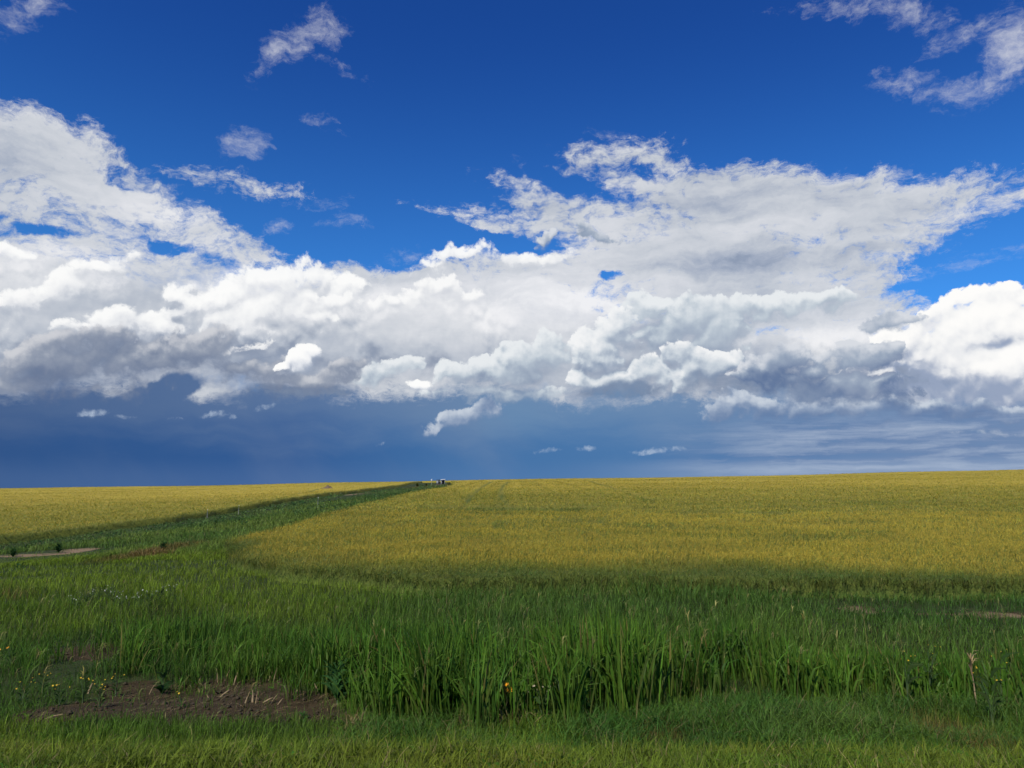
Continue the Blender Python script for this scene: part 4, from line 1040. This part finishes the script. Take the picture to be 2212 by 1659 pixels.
    # a dead leaf stalk in the right reeds
    root = empty('dry_reed', spot(2112, 1545), 'dry tan reed stalk with a ragged head among the right reeds', 'dry reed')
    part('stem', tube([(0, 0, 0), (-.02, 0, .4), (-.05, 0, .78)], [.011, .010, .006], 6), straw, root)
    n = 9; a = rng.random(n) * 6.28
    v, q, c = ribbons(np.stack([-.04 + 0 * a, 0 * a, 0.5 + .27 * rng.random(n)], -1), a, .20 + .1 * rng.random(n), np.full(n, .026), .15 + .3 * rng.random(n), vary(np.tile(C((.30, .20, .10)), (n, 1)), .2), vary(np.tile(C((.40, .29, .16)), (n, 1)), .2), 3, .5)
    child(mesh_from('dead_leaf', v, q, MAT['grass'], c, True), root)

    # reddish dry tuft
    for (px, py, H, n, lab) in ((330, 1203, .75, 420, 'reddish brown tuft of dry grass in the meadow below the pale earth'),):
        p = spot(px, py); root = empty('dry_grass_tuft', p, lab, 'grass tuft')
        r = np.sqrt(rng.random(n)); a = rng.random(n) * 6.28
        b = np.stack([1.15 * r * np.cos(a), .8 * r * np.sin(a), np.full(n, -.02)], -1)
        c = vary(lerp((.15, .095, .035), (.26, .18, .07), rng.random(n)), .2)
        v, q, cc = ribbons(b, rng.random(n) * 6.28, H * (.5 + .6 * rng.random(n)) * (1.1 - .5 * r), np.full(n, .03), .2 + .4 * rng.random(n), c * .8, c, 3, .4)
        child(mesh_from('blades', v, q, MAT['grass'], cc, True), root)

    # stakes along the far field
    pale = plain_mat('weathered pale wood', (.33, .33, .29), .8, amt=.2, scale=20)
    red = plain_mat('faded tip', (.62, .60, .56), .6)
    me = None
    for px, py, lab in ((447, 1121.5, 'thin pale stake against the dark edge of the far field, nearest of three'), (515, 1110.5, 'thin pale stake against the dark field edge, middle one of three'), (686, 1098, 'thin pale stake against the dark field edge, farthest of three')):
        p = spot(px, py); root = empty('marker_stake', p, lab, 'stake', 'marker stakes along the far field')
        h = .95 * max(1, p[1] / 90)
        if me is None:
            a = part('post', tube([(0, 0, -.1), (.01, 0, .5), (.03, 0, .95)], [.020, .019, .017], 6), pale, root, 0, True)
            b = part('tip', tube([(.03, 0, .93), (.032, 0, 1.0), (.033, 0, 1.04)], [.024, .024, .010], 6), red, root, 0, True); me = (a, b)
        else:
            for s in me: o = s.copy(); SC.objects.link(o); o.parent = root
        s = 1.0 if p[1] < 90 else 1.25
        root.scale = (s, s, s)
    # small mound of earth in the far field
    p = spot(708, 1055.5, .6); p = (p[0], p[1], p[2])
    a = np.linspace(-1, 1, 26); X, Y, q = grid(a, a); r = np.hypot(X, Y * .9)
    Z = np.clip(1 - r, 0, 1) ** .8 * (1 + .35 * (fnoise(X, Y, .3, 4) - .5))
    o = mesh_from('earth_mound', np.stack([X * 2.7, Y * 2.2, Z * 1.75 - .2], -1), q, plain_mat('dry earth', (.15, .105, .065), .95, amt=.3, scale=2, bump=.6), None, True)
    o.location = p; tag(o, 'small brown heap of earth in the far left field', 'mound')

    # white topped marker post
    p = at(935, 236); root = empty('marker_post', p, 'slim post with a white board on top left of the little shed', 'post')
    wht = plain_mat('white painted board', (.62, .63, .62), .5)
    part('post', tube([(0, 0, -.1), (0, 0, 1.0), (0, 0, 2.06)], [.05, .05, .045], 8), pale, root)
    part('board', box(0, -.06, 1.78, .28, .04, .56), wht, root, .01)

    # the little engine shed at the end of the gully
    p = at(954.5, 240); root = empty('engine_shed', (p[0], p[1], p[2] + .05), 'little grey engine shed with a white roofed open shelter on the crest', 'shed')
    root.rotation_euler = (0, 0, .12); root.scale = (.82, .82, .88)
    grey = plain_mat('grey sheet metal', (.07, .075, .08), .6, .1); lt = plain_mat('pale painted panel', (.34, .35, .36), .6); dk = plain_mat('dark engine', (.02, .021, .023), .6)
    rust = plain_mat('brown skid', (.11, .085, .06), .8); wr = plain_mat('white roof sheet', (.58, .60, .64), .4)
    part('skid', box(0, 0, .10, 3.3, 1.5, .2), rust, root, .02)
    part('skid_rail', box(0, -.70, .26, 3.3, .10, .12), rust, root, .01); part('skid_rail', box(0, .70, .26, 3.3, .10, .12), rust, root, .01)
    cab = part('cabinet', box(-.93, 0, 1.05, 1.36, 1.3, 1.44), grey, root, .03)
    part('panel', box(-1.28, -.68, 1.10, .60, .04, .86), lt, cab, .01); part('door', box(-.62, -.68, 1.0, .56, .035, 1.2), dk, cab, .01)
    part('door_window', box(-.60, -.715, 1.30, .20, .02, .20), lt, cab)
    part('cabinet_roof', box(-.93, 0, 1.82, 1.46, 1.42, .08, .03), dk, root, .01)
    for sx in (.12, 1.48):
        for sy in (-.6, .6): part('shelter_post', box(sx, sy, 1.1, .13 if sy < 0 else .09, .09, 1.56), lt, root, .01)
    part('rear_panel', box(.84, .62, 1.06, 1.34, .05, 1.5), dk, root, .01)
    part('end_panel', box(.26, -.62, 1.02, .20, .04, 1.0), lt, root, .01)
    part('shelter_roof', box(.82, 0, 1.98, 1.72, 1.62, .16, .10), wr, root, .02)
    part('roof_fascia', box(.82, -.84, 1.93, 1.74, .04, .26, .10), wr, root, .01)
    eng = part('engine', join([box(.80, 0, .62, .82, .8, .62), tube([(.55, 0, .9), (.55, 0, 1.35), (.60, 0, 1.6)], [.07, .07, .05], 8), tube([(.95, -.42, .62), (.95, -.52, .62)], [.28, .28], 16)]), dk, root)
    part('tank', tube([(-.2, .2, .45), (-.2, .2, 1.0), (-.2, .2, 1.1)], [.16, .16, .08], 12), grey, root, 0, True)
# ---------------------------------------------------------------- put it together
def build_camera():
    cam = bpy.data.cameras.new('camera'); co = bpy.data.objects.new('camera', cam); SC.objects.link(co)
    cam.sensor_fit = 'HORIZONTAL'; cam.angle = math.radians(HFOV); cam.clip_start = .05; cam.clip_end = 20000
    co.location = (0, 0, CAM_H); co.rotation_euler = (math.pi / 2 + PITCH, 0, 0)
    bpy.context.scene.camera = co
    vs = bpy.context.scene.view_settings
    vs.view_transform = 'Standard'; vs.look = 'None'; vs.exposure = 0; vs.gamma = 1; vs.use_curve_mapping = False

SUN_EL = math.radians(46)
SUN_AZ = math.radians(-148)                 # compass bearing, from north clockwise: behind the camera, to the left
def build_sun():
    sd = bpy.data.lights.new('sun', 'SUN'); so = bpy.data.objects.new('sun', sd); SC.objects.link(so)
    sd.energy = 4.6; sd.angle = math.radians(.5); sd.color = (1, .94, .84)
    d = Vector((math.sin(SUN_AZ) * math.cos(SUN_EL), math.cos(SUN_AZ) * math.cos(SUN_EL), math.sin(SUN_EL)))
    so.rotation_euler = d.to_track_quat('Z', 'Y').to_euler(); so.location = (-40, -60, 80)

build_camera()
build_sky(SUN_EL, SUN_AZ)
build_sun()
MAT['grass'] = plant_mat('grass blades', .6, .3, .15, .8, .15)
MAT['reed'] = plant_mat('reed leaves', .5, .34, .14, .8, .14)
build_ground()
build_fields()
build_grass()
build_reeds()
build_straw()
build_extras()
build_things()

cy = bpy.context.scene.cycles
cy.use_adaptive_sampling = True; cy.adaptive_min_samples = 12; cy.adaptive_threshold = .02
cy.max_bounces = 4; cy.diffuse_bounces = 3; cy.glossy_bounces = 1; cy.transmission_bounces = 2
